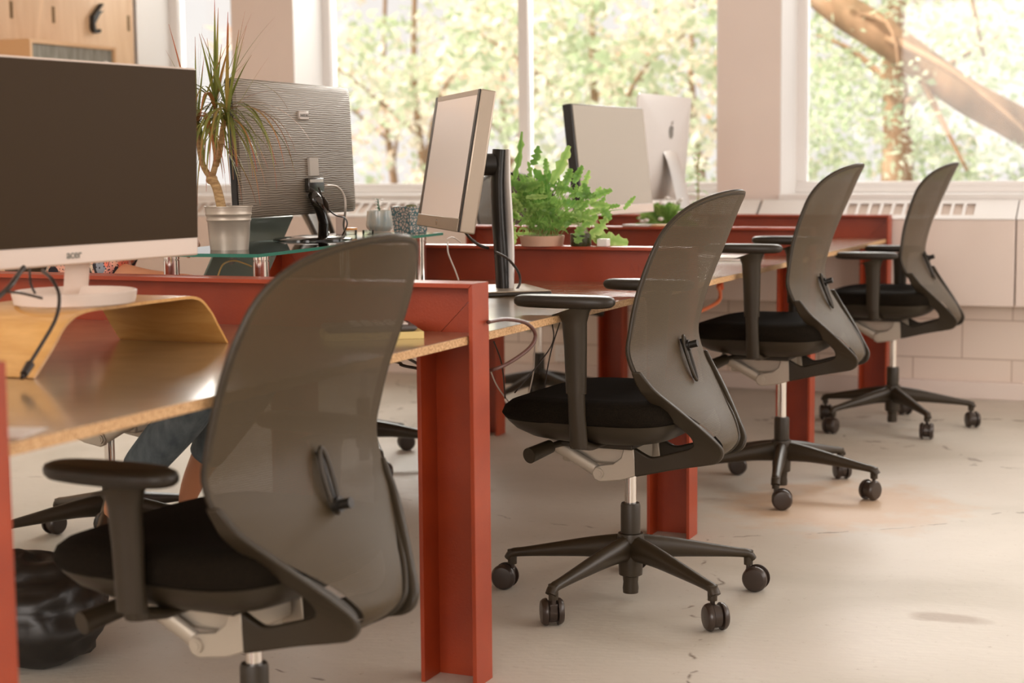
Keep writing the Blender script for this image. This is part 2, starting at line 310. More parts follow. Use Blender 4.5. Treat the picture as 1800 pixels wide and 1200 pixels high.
# convector casings under the windows
def convector(x0, x1, label, slots):
    o = empty('convector_cover', (x0, 7.6, .43), 0, label, 'radiator', 'convector casings along the back wall')
    L = x1-x0
    MB().box(0, L-.004, 0, .125, 0, .385).build('front_panel', M['rad_beige'], o, bevel=.004)
    # sloped grille: bars around real slots
    y0, z0, y1, z1 = -.004, .385, .122, .467
    def P(a, t): return (a, y0+(y1-y0)*t, z0+(z1-z0)*t)
    g = MB(); nrm = Vector((0, -(z1-z0), (y1-y0))).normalized()*.004
    def strip(a0, a1, t0, t1):
        q = [Vector(P(a0, t0)), Vector(P(a1, t0)), Vector(P(a1, t1)), Vector(P(a0, t1))]
        g._add([p for p in q] + [p+nrm for p in q], [(3,2,1,0),(4,5,6,7),(0,1,5,4),(1,2,6,5),(2,3,7,6),(3,0,4,7)])
    strip(0, L-.004, 0, .20); strip(0, L-.004, .80, 1)
    s = slots[0]; strip(0, s, .2, .8)
    while s + .05 < slots[1]:
        strip(s+.039, s+.053, .2, .8); s += .053
    strip(s, L-.004, .2, .8)
    g.build('grille', M['rad_white'], o)
    b = MB(); b._add([P(.01, .02), P(L-.014, .02), P(L-.014, .98), P(.01, .98)], [(0, 1, 2, 3)]); me = b.build('grille_backing', M['slot'], o); me.location = (0, .004, -.006)
    for a in (.0, L-.008):
        e = MB(); e._add([(a, 0, .385), (a, .125, .385), (a, .122, .467), (a+.004, 0, .385), (a+.004, .125, .385), (a+.004, .122, .467)], [(0, 1, 2), (3, 5, 4), (0, 3, 4, 1), (1, 4, 5, 2), (2, 5, 3, 0)])
        e.build('end_cheek', M['rad_white'], o)
    return o
xa = at(1785, 450, Y=7.6).x; xb = at(1330, 450, Y=7.6).x
convector(xb, xa, 'beige convector casing with white slotted grille under the right-hand window', (.20, xa-xb-.13))
convector(xa+.002, xa+2.2, 'beige convector casing cut off by the right edge of the picture', (.5, 2.0))
convector(xb-2.3, xb-.01, 'beige convector casing with slotted grille behind the desks below the middle window', (.12, 2.2))
convector(XL+.01, xb-2.31, 'beige convector casing in the far left corner of the room', (.12, xb-2.31-XL-.15))
# plywood cladding of the left wall, with slots, hook and box shelf
px_ = XL+.018
o = empty('plywood_wall_panel', (XL, 6.3, 0), 0, 'pale birch plywood panel with rows of slots cladding the left wall', 'panel')
MB().box(.0, .018, -1.6, 1.42, .02, 2.62).build('board', M['ply'], o, bevel=.002)
s = MB()
for u, v in ((20, 17), (94, 26), (226, 41)):
    p = at(u, v, X=px_+.001); s.box(.0176, .0195, p.y-6.3-.011, p.y-6.3+.011, p.z-.042, p.z+.042)
s.build('slot', mat('slot_shadow', (.20, .12, .05), .8), o)
hk = at(164, 30, X=px_); b = MB()
def HK(u, v): p = at(u, v, X=px_+.01); return (p.y, p.z)
poly = [HK(*q) for q in ((160,28),(176,6),(178,7),(170,20),(178,19),(171,26),(163,42),(165,54),(169,57),(172,55),(171,52),(173,51),(173,57),(168,59),(163,57),(160,50))]
b.prism(poly, 0, .03, Matrix(((0, 0, 1, px_), (1, 0, 0, 0), (0, 1, 0, 0), (0, 0, 0, 1))))
tag(b.build('coat_hook', M['dark'], None, bevel=.002), 'black double-pronged hook fixed on the plywood wall panel', 'hook')
c0 = at(52, 67, X=px_+.3); c1 = at(205, 83, X=px_+.3)
o = empty('box_shelf', (px_, c0.y, c0.z-.42), 0, 'plywood box shelf with grey felt front fixed on the left plywood wall', 'shelf')
Ls = c1.y-c0.y; MB().box(.001, .3, 0, .02, 0, .42).box(.001, .3, Ls-.02, Ls, 0, .42).box(.001, .3, .02, Ls-.02, .40, .42).box(.001, .3, .02, Ls-.02, 0, .02).build('carcass', M['plyedge'], o, bevel=.002)
felt = noise_col(mat('grey_felt', (.25, .24, .2), .9), [(.3, (.20, .19, .155)), (.7, (.36, .34, .29))], 8, 4, sc=(1, 6, 1))
MB().box(.27, .284, .02, Ls-.02, .02, .40).build('front', felt, o)
MB().ball((.295, Ls-.09, .325), .018).build('knob', M['white'], o, smooth=180)
# ------------------------------------------------------------------ desk frames and tops
X0, WP, BF, ZB, XE = -1.394, .128, .0806, .8369, -2.78
YFR = [1.560, 3.0345, 4.5063, 5.9953, 7.4919]
FN = ['nearest red steel desk frame, only its post edge shows at the far left', 'red steel portal desk frame whose near post stands right of the closest chair', 'red steel desk frame carrying the fern pots', 'red steel desk frame behind the third office chair from the camera', 'farthest red steel desk frame, close to the window wall']
def desk_frame(i, y0):
    o = empty('desk_frame', (X0, y0, 0), 0, FN[i], 'desk frame', 'red steel desk frames')
    L = X0-XE; t = .009; tw = .007; w = WP; zb = ZB; g = .0003
    bm = MB(); MXZ = Matrix(((1, 0, 0, 0), (0, 0, 1, 0), (0, 1, 0, 0), (0, 0, 0, 1)))
    bm.prism([(-L+g, zb), (-g, zb), (-w-g, zb-w), (-L+w+g, zb-w)], BF-tw, BF, MXZ)
    bm.prism([(-L+g, zb), (-g, zb), (-t-g, zb-t), (-L+t+g, zb-t)], 0, BF-tw, MXZ)
    bm.prism([(-L+w-t+g, zb-w+t*0+.0), (-w+t-g, zb-w), (-w+t-g, zb-w+.004), (-L+w-t+g, zb-w+.004)], 0, BF-tw, MXZ)
    bm.build('beam', M['red'], o, bevel=.0006)
    for s_, nm in ((1, 'right'), (-1, 'left')):
        l = MB(); S = Matrix.Scale(s_, 4, (1, 0, 0)) if s_ < 0 else Matrix.Identity(4)
        T = Matrix.Translation((0 if s_ > 0 else -L, 0, 0)) @ S @ MXZ
        l.prism([(-g, 0), (-g, zb-g*3), (-w+g, zb-w-g*2), (-w+g, 0)], BF-tw, BF, T)
        l.prism([(-g*0, 0), (0, zb-g*2), (-t, zb-t-g*2), (-t, 0)], 0, BF-tw, T)
        l.prism([(-w, 0), (-w, zb-w-.001), (-w+t, zb-w-.001), (-w+t, 0)], 0, BF-tw, T)
        l.build('leg', M['red'], o, bevel=.0006)
    if i == 2:
        p = at(1104, 478, Y=y0+BF-tw); text('AME', .034, o, (p.x-X0, BF-tw-.0002, p.z), (R(90), 0, 0), M['red'], .0007, 'raised_letters', 0, 1.25, 'LEFT')
    return o
for i, y in enumerate(YFR): desk_frame(i, y)
def desk_top(i):
    y0 = YFR[i]+BF+.003; y1 = YFR[i+1]+BF-.0095
    lab = ['brown laminate desktop carrying the bentwood riser and the calculator', 'brown laminate desktop under the green glass shelf', 'brown laminate desktop carrying the closed silver laptop', 'brown laminate desktop nearest the window wall'][i]
    o = empty('desktop', ((X0+XE)/2, y0, .7133), 0, lab, 'desk', 'desktops of the long bench desk')
    Wd = (X0-XE)/2-.0125; L = y1-y0
    MB().box(-Wd, Wd, 0, L, .0, .0165).build('core_board', M['chip'], o, bevel=.0007)
    MB().box(-Wd+.0008, Wd-.0008, .0008, L-.0008, .0166, .0174).build('laminate', M['lam'], o)
for i in range(4): desk_top(i)
DZ = .7133+.0175
# ------------------------------------------------------------------ office chairs
RIM = [(.372,.058,-.205),(.39,.070,-.240),(.41,.080,-.255),(.43,.094,-.250),(.46,.122,-.230),(.50,.165,-.192),(.54,.203,-.155),(.57,.226,-.130),(.60,.240,-.110),(.65,.246,-.094),(.70,.243,-.100),(.775,.236,-.118),(.843,.229,-.143),(.89,.218,-.163),(.92,.206,-.177),(.95,.186,-.196),(.975,.158,-.218),(.993,.124,-.241),(1.005,.082,-.262),(1.011,.042,-.276),(1.0125,.012,-.281)]
CEN = [(.372,-.215),(.39,-.248),(.41,-.262),(.43,-.259),(.46,-.240),(.50,-.207),(.54,-.176),(.57,-.158),(.60,-.145),(.65,-.129),(.70,-.129),(.775,-.153),(.843,-.184),(.89,-.209),(.92,-.226),(.95,-.243),(.975,-.258),(.993,-.270),(1.005,-.278),(1.011,-.283),(1.0125,-.284)]
ROWS = smooth_path([r + c[1:] for r, c in zip(RIM, CEN)], 4)
def office_chair(cx, cy, psi, dz, pz, phi, label, group, recl=0, seat_mat='fabric', trail=None):
    o = empty('office_chair', (cx, cy, 0), R(psi), label, 'chair', group)
    lp = R(phi-psi)
    up = dz
    # five-star base
    h = MB(); h.lathe([(.001, .018), (.019, .018), (.020, .03), (.0185, .045), (.020, .060), (.029, .064), (.030, .085), (.030, .11), (.034, .155), (.031, .168), (.001, .168)], seg=28)
    base = h.build('base_hub', M['base'], o, smooth=40)
    for k in range(5):
        a = lp+2*math.pi*k/5; ca, sa = math.cos(a), math.sin(a)
        Rz = Matrix.Rotation(a, 4, 'Z')
        pts = smooth_path([(.018, .132, .022, .034), (.10, .126, .020, .026), (.20, .112, .017, .018), (.28, .100, .0145, .0125), (.312, .094, .0145, .012), (.325, .080, .014, .011)], 4)
        l = MB(); l.tube([(x, 0, z) for x, z, _, _ in pts], [p[2] for p in pts], 12, flat=[p[3] for p in pts], side=(0, 0, 1), M=Rz)
        l.cyl((.314, 0, .102), (.314, 0, .066), .0125, .0115, 14, M=Rz)
        l.build('leg', M['base'], o, smooth=50)
        ta = a + ((trail[k] if trail else random.uniform(-2.5, 2.5)))
        T = Matrix.Translation((.314*ca, .314*sa, 0)) @ Matrix.Rotation(ta, 4, 'Z')
        cst = MB(); cst.cyl((0, 0, .070), (0, 0, .045), .006, M=T); cst.box(-.006, .030, -.010, .010, .030, .056, T)
        cst.tube([(.020, -.0115, .0335), (.020, .0115, .0335)], .0265, 20, M=T)
        cs = cst.build('caster', M['caster'], o, bevel=.003)
        for s_ in (-1, 1):
            Wm = T @ Matrix.Translation((.020, s_*.0185, .0325)) @ Matrix.Rotation(R(90)*s_*-1, 4, 'X')
            MB().lathe([(.001, .0085), (.020, .0085), (.026, .0075), (.0305, .003), (.0325, -.003), (.0325, -.0062), (.001, -.0062)], seg=28, M=Wm).build('wheel', M['caster'], cs, smooth=35)
    MB().lathe([(.001, .169), (.0245, .169), (.0245, .238), (.022, .244), (.001, .244)], seg=24).build('lift_sleeve', M['plastic'], o, smooth=40)
    MB().cyl((0, 0, .24), (0, 0, .345+up), .0145, seg=20).build('gas_lift', M['chrome'], o, smooth=40)
    # tilt mechanism
    mc = MB(); mc.box(-.035, .155, -.068, .068, .352+up, .408+up).box(-.03, .05, -.05, .05, .335+up, .36+up)
    mech = mc.build('mechanism', M['silver'], o, bevel=.008)
    for s_ in (-1, 1):
        pl = [(-.043,.405),(-.052,.336),(-.040,.330),(-.011,.320),(.045,.312),(.060,.318),(.066,.333),(.058,.348),(.045,.354),(.010,.360),(-.010,.376),(-.018,.405)]
        T = Matrix(((1, 0, 0, 0), (0, 0, 1, 0), (0, 1, 0, up), (0, 0, 0, 1)))
        MB().prism(pl, s_*.085-.007, s_*.085+.007, T).build('link_plate', M['silver'], o, bevel=.003)
        MB().tube([(.050, s_*.080, .334+up), (.125, s_*.080, .374+up), (.185, s_*.078, .402+up)], [.008]*3, 12, flat=[.016]*3, side=(0, 0, 1)).build('link_bar', M['silver'], o, smooth=50)
        MB().cyl((.047, s_*.088, .334+up), (.047, s_*.097, .334+up), .013, seg=20).cyl((.047, s_*.096, .334+up), (.047, s_*.0985, .334+up), .008, seg=16).build('pivot_bolt', M['silver'], o, smooth=40)
        # back carrier arm, one piece from the rim down round the heel and forward to the link
        ST = [((-.117,.606),(-.094,.604)),((-.145,.565),(-.104,.572)),((-.180,.525),(-.118,.540)),((-.212,.487),(-.142,.507)),((-.240,.452),(-.166,.477)),((-.258,.428),(-.185,.455)),((-.267,.410),(-.196,.438)),((-.264,.391),(-.197,.422)),((-.249,.377),(-.188,.411)),((-.222,.370),(-.168,.403)),((-.155,.357),(-.130,.392)),((-.100,.344),(-.092,.382)),((-.072,.337),(-.072,.387)),((-.046,.331),(-.045,.402))]
        LZ = [(.33,.086),(.40,.088),(.42,.098),(.45,.122),(.48,.150),(.52,.187),(.56,.224),(.60,.240),(.62,.243)]
        def lat(z):
            for (a0, b0), (a1, b1) in zip(LZ, LZ[1:]):
                if z <= a1: return b0+(b1-b0)*max(0, (z-a0))/(a1-a0)
            return LZ[-1][1]
        ST2 = smooth_path([a_+b_ for a_, b_ in ST], 3); rg = []
        for k_, (f1, z1, f2, z2) in enumerate(ST2):
            h_ = .0085 if k_ > 6 else .005+.0035*k_/6; l1_, l2_ = lat(z1), lat(z2)
            rg.append([Vector((f1, s_*(l1_+h_), z1+up)), Vector((f2, s_*(l2_+h_), z2+up)), Vector((f2, s_*(l2_-h_), z2+up)), Vector((f1, s_*(l1_-h_), z1+up))])
        MB().loft(rg).build('back_arm', M['plastic'], o, bevel=.004, seg=3)
    lv = MB(); lv.cyl((.128, .085, .408+up), (.150, .150, .402+up), .008, seg=12).cyl((.150, .150, .402+up), (.172, .225, .390+up), .0165, .019, seg=20)
    lv.build('tilt_lever', M['plastic'], o, smooth=40)
    # seat: shell and cushion
    def outline(k, n=64, fr=.268, bk=-.188, hw=.252):
        out = []
        for i in range(n):
            a = 2*math.pi*i/n; c_, s2 = math.cos(a), math.sin(a); e = .50 if c_ > 0 else .55
            x = (abs(c_)**e)*(1 if c_ > 0 else -1); y = (abs(s2)**.52)*(1 if s2 > 0 else -1)
            x = x*(fr if x > 0 else -bk); out.append((x*k, y*hw*k))
        return out
    rings = []
    for k, z in ((.30, .412), (.55, .414), (.78, .426), (.90, .444), (.965, .462), (.99, .474)):
        rings.append([(x+.012, y, z+up+ (0 if k < .6 else max(0, x)*.02)) for x, y in outline(k)])
    MB().loft(rings).build('seat_shell', M['plastic'], o, smooth=60)
    rings = []
    for k, z in ((.93, .472), (.985, .474), (1.01, .484), (1.012, .500), (.985, .516), (.93, .525), (.82, .529), (.6, .522), (.35, .514), (.12, .511)):
        rings.append([(x+.012, y, z+up - .020*max(0, (x-.13)/.14)**2*(1 if z > .49 else .0) + .010*(max(0, -x-.1)/.12)*(1 if z > .49 else 0)) for x, y in outline(k)])
    MB().loft(rings).build('seat_cushion', M[seat_mat], o, smooth=180)
    MB().box(-.05, .14, -.12, .12, .40+up, .4125+up).build('seat_plate', M['plastic'], o, bevel=.003)
    # armrests
    for s_ in (-1, 1):
        za = pz; ar = MB()
        ar.tube([(.028, s_*.262, .425+up), (.028, s_*.272, .50+up), (.030, s_*.278, .62+za)], [.022, .021, .020], 16, flat=[.0155]*3, side=(0, 1, 0))
        ar.tube([(.028, s_*.262, .432+up), (.028, s_*.20, .418+up), (.028, s_*.09, .416+up)], [.022, .020, .020], 12, flat=[.012, .010, .010], side=(0, 0, 1))
        arm = ar.build('armrest', M['plastic'], o, smooth=60)
        MB().tube([(.029, s_*.274, min(.55+za, .62+za-.06)), (.029, s_*.277, .66+za), (.030, s_*.28, .715+za), (.030, s_*.28, .735+za), (.034, s_*.28, .747+za)], [.0245, .0275, .030, .037, .060], 20, flat=[.018, .0195, .021, .024, .034], side=(0, 1, 0)).build('arm_sleeve', M['plastic'], arm, smooth=60)
        pad = []
        for k, z in ((.80, .749), (.93, .751), (.99, .757), (1, .765), (.97, .772), (.88, .776), (.5, .7775), (.1, .778)):
            pad.append([(.056 + .124*k*(abs(math.cos(a))**.75)*(1 if math.cos(a) > 0 else -1), s_*.28 + .043*k*(abs(math.sin(a))**.8)*(1 if math.sin(a) > 0 else -1), z+za) for a in [2*math.pi*i/36 for i in range(36)]])
        MB().loft(pad).build('arm_pad', M['plastic2'], arm, smooth=180)
    # woven back and its frame
    rc = R(recl); pf, pzv = .05, .333
    def BK(f, l, z):
        df, d2 = f-pf, z-pzv
        if rc and z > .45:
            k = min(1, (z-.45)/.15); f = f*(1-k) + k*(pf+df*math.cos(rc)-d2*math.sin(rc)); z = z*(1-k)+k*(pzv+d2*math.cos(rc)+df*math.sin(rc))
        tw = R(4.5)*min(1, max(0, (z-.68)/.25)); c4, s4 = math.cos(tw), math.sin(tw); f, l = (f+.2)*c4+l*s4-.2, l*c4-(f+.2)*s4
        return Vector((f, l, z+up))
    bm = MB(); NU = 18; vs = []; uvs = []; fs = []; arc = 0; lastc = None
    for rI, (z, w_, fr_, fc) in enumerate(ROWS):
        c_ = BK(fc, 0, z)
        if lastc is not None: arc += (c_-lastc).length
        lastc = c_
        for j in range(NU+1):
            u = -1+2*j/NU; q_ = min(1, max(0, (.56-z)/.08)); vs.append(BK(fc+(fr_-fc)*u*u, (w_-.022*q_)*u, z)); uvs.append((w_*u, arc))
    for r_ in range(len(ROWS)-1):
        for j in range(NU): a = r_*(NU+1)+j; fs.append((a, a+1, a+NU+2, a+NU+1))
    bm._add(vs, fs); b = bm.build('back_mesh', M['mesh'], o, smooth=180); b.data.uv_layers.new(name='UVMap')
    uvl = b.data.uv_layers[0].data
    for lp_ in b.data.loops: uvl[lp_.index].uv = uvs[lp_.vertex_index]
    rim = [BK(f_+.006, max(.004, w_-.005), z-.003) for z, w_, f_, _ in ROWS]; rim2 = [BK(f_+.006, -max(.004, w_-.005), z-.003) for z, w_, f_, _ in ROWS[::-1]]
    loop = rim + rim2; f = MB(); n = len(loop)
    f.tube(loop + [loop[0]], .0068, 10)
    f.build('back_frame', M['plastic'], o, smooth=60)
    # lumbar adjuster: oval track and knob on the outside of the mesh
    la = empty('lumbar_adjuster'); la.parent = o
    tr = MB(); c1, c2 = (-.137, 0, .665), (-.171, 0, .560)
    loop = []
    for i in range(25):
        a = 2*math.pi*i/24; hx = math.cos(a)*.012; t_ = .5+.5*math.sin(a)*1.0
        p = Vector(c2).lerp(Vector(c1), t_); loop.append(BK(p.x, hx, p.z))
    tr.tube(loop, .0042, 8); tr.build('track', M['plastic'], la, smooth=60)
    MB().tube([BK(c1[0]+.004, 0, c1[2]-.006), BK(c2[0]+.004, 0, c2[2]+.006)], .006, 8, flat=.0015, side=(0, 1, 0)).build('slot', M['dark'], la)
    return o, la, BK
def adj(la, BK, t):
    c1, c2 = Vector((-.137, 0, .665)), Vector((-.171, 0, .560)); p = c2.lerp(c1, t); n = Vector((-1, 0, .25)).normalized()
    MB().cyl(BK(*(p-n*.002)), BK(*(p+n*.010)), .013, seg=20).cyl(BK(*(p+n*.008)), BK(*(p+n*.030)), .0085, .009, seg=16).build('knob', M['dark'], la, smooth=40)
G = 'mesh-backed office chairs at the bench desk'
CH = [(-1.485, 2.334, 176.5, -.041, -.152, 20, 'largest black mesh-backed office chair, closest to the camera at the left', 1.0, .12, 'fabric'),
      (-1.333, 3.822, 178.4, -.004, -.001, 38.3, 'black mesh-backed office chair whose whole five-star base shows, second from the camera', -.2, .78, 'fabric'),
      (-1.328, 5.314, 179.9, .043, .047, 64.9, 'third black mesh-backed office chair in the row, in front of the convector', -2.2, .75, 'fabric'),
      (-1.237, 6.785, 179.4, .038, -.053, 17.3, 'farthest black mesh-backed office chair, smallest in the right-hand row', -3.1, .75, 'fabric'),
      (-2.875, 3.80, -4, .0, -.05, 12, 'office chair across the desk on which the person in jeans sits', 0, .5, 'fabric'),
      (-2.85, 5.25, 25, .03, -.03, 20, 'empty office chair behind the wavy-backed monitor on the far side of the desk', 0, .5, 'fabric'),
      (-2.80, 6.80, -30, .03, -.03, 45, 'office chair seen behind the tilted silver monitor and the fern', 0, .5, 'fabric')]
for c_ in CH:
    ch, la, BK = office_chair(c_[0], c_[1], c_[2], c_[3], c_[4], c_[5], c_[6], G, c_[7], c_[9])
    adj(la, BK, c_[8])
# ------------------------------------------------------------------ screens
M['logo'] = mat('grey_logo_ink', (.22, .20, .17), .3, .4)
M['screen_dark'] = mat('dark_screen', (.042, .024, .009), .5, spec=.12)
M['screen_glare_paint'] = mat('painted_glare_screen', (.86, .74, .66), .25, spec=.6, coat=.6, coat_r=.12, emit=(1, .84, .74), es=.16)  # pale base and weak glow stand in for the window's reflection
M['mon_white'] = mat('monitor_white', (.76, .64, .56), .35)
M['mon_silver'] = mat('monitor_silver', (.46, .38, .30), .35, .45)
M['wave'] = m = mat('wavy_grey_back', (.30, .26, .21), .42, .1)
v = coord(m, scale=(1, 1, 1)); wv = N(m, 'ShaderNodeTexWave', wave_type='BANDS', bands_direction='Z'); wv.inputs['Scale'].default_value = 46; wv.inputs['Distortion'].default_value = 2.6; wv.inputs['Detail'].default_value = .5; wv.inputs['Detail Scale'].default_value = 1.6
mp = N(m, 'ShaderNodeMapping'); mp.inputs['Scale'].default_value = (.35, 1, 1.2); LK(m, v, mp.inputs[0]); LK(m, mp.outputs[0], wv.inputs['Vector'])
r = ramp(m, wv.outputs['Fac'], [(.03, (.08, .06, .04)), (.22, (.24, .20, .155)), (1, (.30, .255, .205))]); LK(m, r.outputs[0], m.node_tree.nodes['Principled BSDF'].inputs['Base Color'])
bp = N(m, 'ShaderNodeBump'); bp.inputs['Strength'].default_value = .3; bp.inputs['Distance'].default_value = .002; LK(m, wv.outputs['Fac'], bp.inputs['Height']); LK(m, bp.outputs[0], m.node_tree.nodes['Principled BSDF'].inputs['Normal'])
def frame_at(o, ctr, yaw, tilt):
    """matrix of the panel (local x right, local -y to the viewer, z up), seen from the thing's own origin"""
    return Matrix.Translation(Vector(ctr)-o.location) @ Matrix.Rotation(R(yaw), 4, 'Z') @ Matrix.Rotation(R(-tilt), 4, 'X')
# 1 white framed monitor on its ring stand, on the bentwood riser
base = Vector((-1.915, 2.415, 0)); RZ = .8365
o = empty('monitor', (base.x, base.y, RZ), 0, 'large dark screen with white lower bezel standing on the bentwood riser', 'monitor')
T = frame_at(o, (-1.887, 2.476, 1.085), 83.9, -1.3); Wm, Hm = .56, .362
def child(mb, name, m, par, T=None, **k):
    ob = mb.build(name, m, par, **k)
    if T: ob.matrix_local = T
    return ob
child(MB().box(-Wm/2, Wm/2, -.006, .022, -Hm/2, Hm/2), 'housing', M['mon_white'], o, T, bevel=.004)
child(MB().box(-Wm/2+.0035, Wm/2-.0035, -.0075, -.006, -Hm/2+.035, Hm/2-.0035), 'screen', M['screen_dark'], o, T)
text('acer', .021, o, T @ Vector((at(155, 447, X=-1.86).y-2.476, -.0065, -Hm/2+.012)), (T.to_euler().x+R(90), 0, T.to_euler().z), M['logo'], bold=.0004)
child(MB().tube([(.0, .03, -.05), (0, .045, -.20), (.0, .05, -.245)], .032, 12, flat=.007, side=(0, 1, 0)), 'stand_column', M['mon_white'], o, T, smooth=50)
MB().lathe([(.098, 0), (.105, .002), (.109, .022), (.105, .024), (.101, .022), (.096, .003)], (.035, -.015, 0), 48).build('ring_stand', M['mon_white'], o, smooth=50)
# bentwood riser: one bent sheet, feet on the desk
pr_ = []
X1r, X2r = -2.055, -1.80
path = smooth_path([(2.185, DZ), (2.235, DZ+.045), (2.275, DZ+.083), (2.325, DZ+.100), (2.42, DZ+.1005), (2.56, DZ+.1005), (2.66, DZ+.097), (2.705, DZ+.070), (2.735, DZ+.035), (2.765, DZ)], 5)
th = .0055; up_, dn = [], []
for k, (y, z) in enumerate(path):
    a = path[max(k-1, 0)]; b = path[min(k+1, len(path)-1)]; t = Vector((b[0]-a[0], b[1]-a[1])).normalized(); n = Vector((-t.y, t.x))*th*.5
    e = .5*th if 0 < k < len(path)-1 else .5*th; up_.append((y+n.x, max(z+n.y, DZ))); dn.append((y-n.x, max(z-n.y, DZ)))
r_ = MB(); r_.loft([[Vector((X1r, y, z)), Vector((X2r, y, z)), Vector((X2r, y2, z2)), Vector((X1r, y2, z2))] for (y, z), (y2, z2) in zip(up_, dn)])
o = r_.build('monitor_riser', M['bamboo'], smooth=50); tag(o, 'bent birch plywood riser standing under the large dark screen', 'monitor riser')
# 2 monitor seen from behind: wavy grey back, on the glass shelf
GZ = .8785
o = empty('monitor', (-2.165, 3.73, GZ), 0, 'monitor turned away showing its grey wavy-textured back and a name sticker', 'monitor')
T = frame_at(o, (-2.262, 3.845, 1.121), 92.5, 2.5); Wm, Hm = .632, .346
child(MB().box(-Wm/2, Wm/2, .012, .034, -Hm/2, Hm/2), 'housing', M['dark'], o, T, bevel=.005)
b = MB(); rg = []
for k, y in ((1, .012), (.995, .002), (.90, -.010), (.5, -.016)):
    q = .02/k if k > .8 else .02
    rg.append([Vector((sx*(Wm/2*k-.016)+.016*math.cos(a), y, sz*(Hm/2*k-.016)+.016*math.sin(a))) for sx, sz, a0 in ((1, 1, 0), (-1, 1, 90), (-1, -1, 180), (1, -1, 270)) for a in (R(a0), R(a0+45), R(a0+90))])
child(b.loft(rg), 'wavy_back', M['wave'], o, T, smooth=40)
child(MB().box(-Wm/2+.012, Wm/2-.012, .034, .035, -Hm/2+.012, Hm/2-.012), 'screen', M['screen_dark'], o, T)
def onback(u, v, y=-.02):   # pixel -> point on the back plane, in panel coordinates
    p = at(u, v, X=-2.25); return (T.inverted() @ (p-o.location)).x, (T.inverted() @ (p-o.location)).z
sx, sz = onback(531, 203)
lb = child(MB().box(sx-.026, sx+.026, -.0225, -.0135, sz-.011, sz+.011), 'name_sticker', mat('sticker_silver', (.62, .55, .50), .3, .3), o, T, bevel=.002)
text('SAMSUNG', .0108, lb, (sx, -.0227, sz-.004), (R(90), 0, 0), M['logo'], bold=.0002)
sx, sz = onback(546, 293); child(MB().box(sx-.025, sx+.025, -.0225, -.0145, sz-.024, sz+.024), 'paper_sticker', mat('label_paper', (.62, .58, .53), .5), o, T)
sx, sz = onback(545, 325); child(MB().box(sx-.043, sx+.043, -.030, -.016, sz-.020, sz+.018), 'port_housing', M['black_gloss'], o, T, bevel=.003)
child(MB().box(sx-.040, sx+.035, -.0312, -.0302, sz+.006, sz+.014), 'port_label', M['alu'], o, T)
ax = T @ Vector((sx-.005, -.022, sz-.030)); nb = at(568, 420, Z=GZ)-o.location
n_ = MB(); n_.tube(smooth_path([tuple(ax), tuple(ax+Vector((.012, 0, -.018))), tuple(Vector((nb.x*.5+ax.x*.5+.008, nb.y*.6+ax.y*.4, .055))), tuple(Vector((nb.x, nb.y, .008)))], 6), [.026]*6+[.020]*6+[.016]*6+[.030], 14, flat=[.014]*19, side=(1, 0, 0))
n_.build('stand_neck', M['black_gloss'], o, smooth=60)
MB().lathe([(.001, .010), (.05, .011), (.098, .006), (.104, .003), (.104, .0), (.001, 0)], (nb.x-.01, nb.y-.055, 0), 48).build('stand_base', M['black_gloss'], o, smooth=50).scale = (1, 1.1, 1)
# 3 tilted silver monitor with a pale screen
o = empty('monitor', (-1.80, 4.115, DZ), R(-52.4), 'silver monitor tilted back on a tall column, window reflection put into its pale, faintly glowing screen', 'monitor')
T = Matrix.Rotation(R(52.4), 4, 'Z') @ frame_at(o, (-1.893, 3.996, 1.084), -52.4, 9.6); Wm, Hm = .54, .36
child(MB().box(-Wm/2, Wm/2, -.010, .030, -Hm/2, Hm/2).box(-Wm/2+.06, Wm/2-.06, .030, .045, -Hm/2+.06, Hm/2-.06), 'housing', M['mon_silver'], o, T, bevel=.004)
child(MB().box(-Wm/2+.001, -Wm/2+.030, -.0125, -.010, -Hm/2+.034, Hm/2-.001), 'bezel', M['dark'], o, T)
child(MB().box(Wm/2-.022, Wm/2-.001, -.0125, -.010, -Hm/2+.001, Hm/2-.001), 'bezel', M['dark'], o, T)
child(MB().box(-Wm/2+.016, Wm/2-.016, -.0125, -.010, Hm/2-.014, Hm/2-.001), 'bezel', M['mon_silver'], o, T)
child(MB().box(-Wm/2+.001, Wm/2-.016, -.014, -.010, -Hm/2+.001, -Hm/2+.034), 'bezel', M['mon_silver'], o, T, bevel=.002)
child(MB().box(-Wm/2+.016, Wm/2-.016, -.0115, -.010, -Hm/2+.034, Hm/2-.014), 'screen', M['screen_glare_paint'], o, T)
lg = child(MB().tube([(.0075*math.cos(a), -.0145, -Hm/2+.017+.0075*math.sin(a)) for a in [2*math.pi*i/20 for i in range(21)]], .0008, 6), 'logo_ring', M['chrome'], o, T)
text('hp', .011, lg, (0, -.0145, -Hm/2+.0145), (R(90), 0, R(0)), M['chrome'], bold=.0003)
cl = MB(); cp = smooth_path([(0, 0, .008), (0, -.004, .10), (0, -.010, .20), (0, -.012, .30), (0, -.006, .385)], 5)
cl.tube(cp, .030, 16, flat=.017, side=(0, 1, 0)); cl.build('stand_column', M['dark'], o, smooth=60)
cl = MB(); cl.tube([(x, y+.018+.010*math.sin(z*8), z) for x, y, z in cp], .031, 16, flat=.010, side=(0, 1, 0)); cl.build('column_cover', M['white'], o, smooth=60)
MB().tube([(0, -.02, .345), (0, -.06, .345)], .03, 14).build('tilt_joint', M['dark'], o, smooth=50)
MB().box(-.14, .14, -.11, .10, 0, .010).build('stand_base', M['black_gloss'], o, bevel=.004)
MB().box(-.138, .138, -.108, .098, .0101, .0135).build('base_cover', M['mon_silver'], o, bevel=.002)
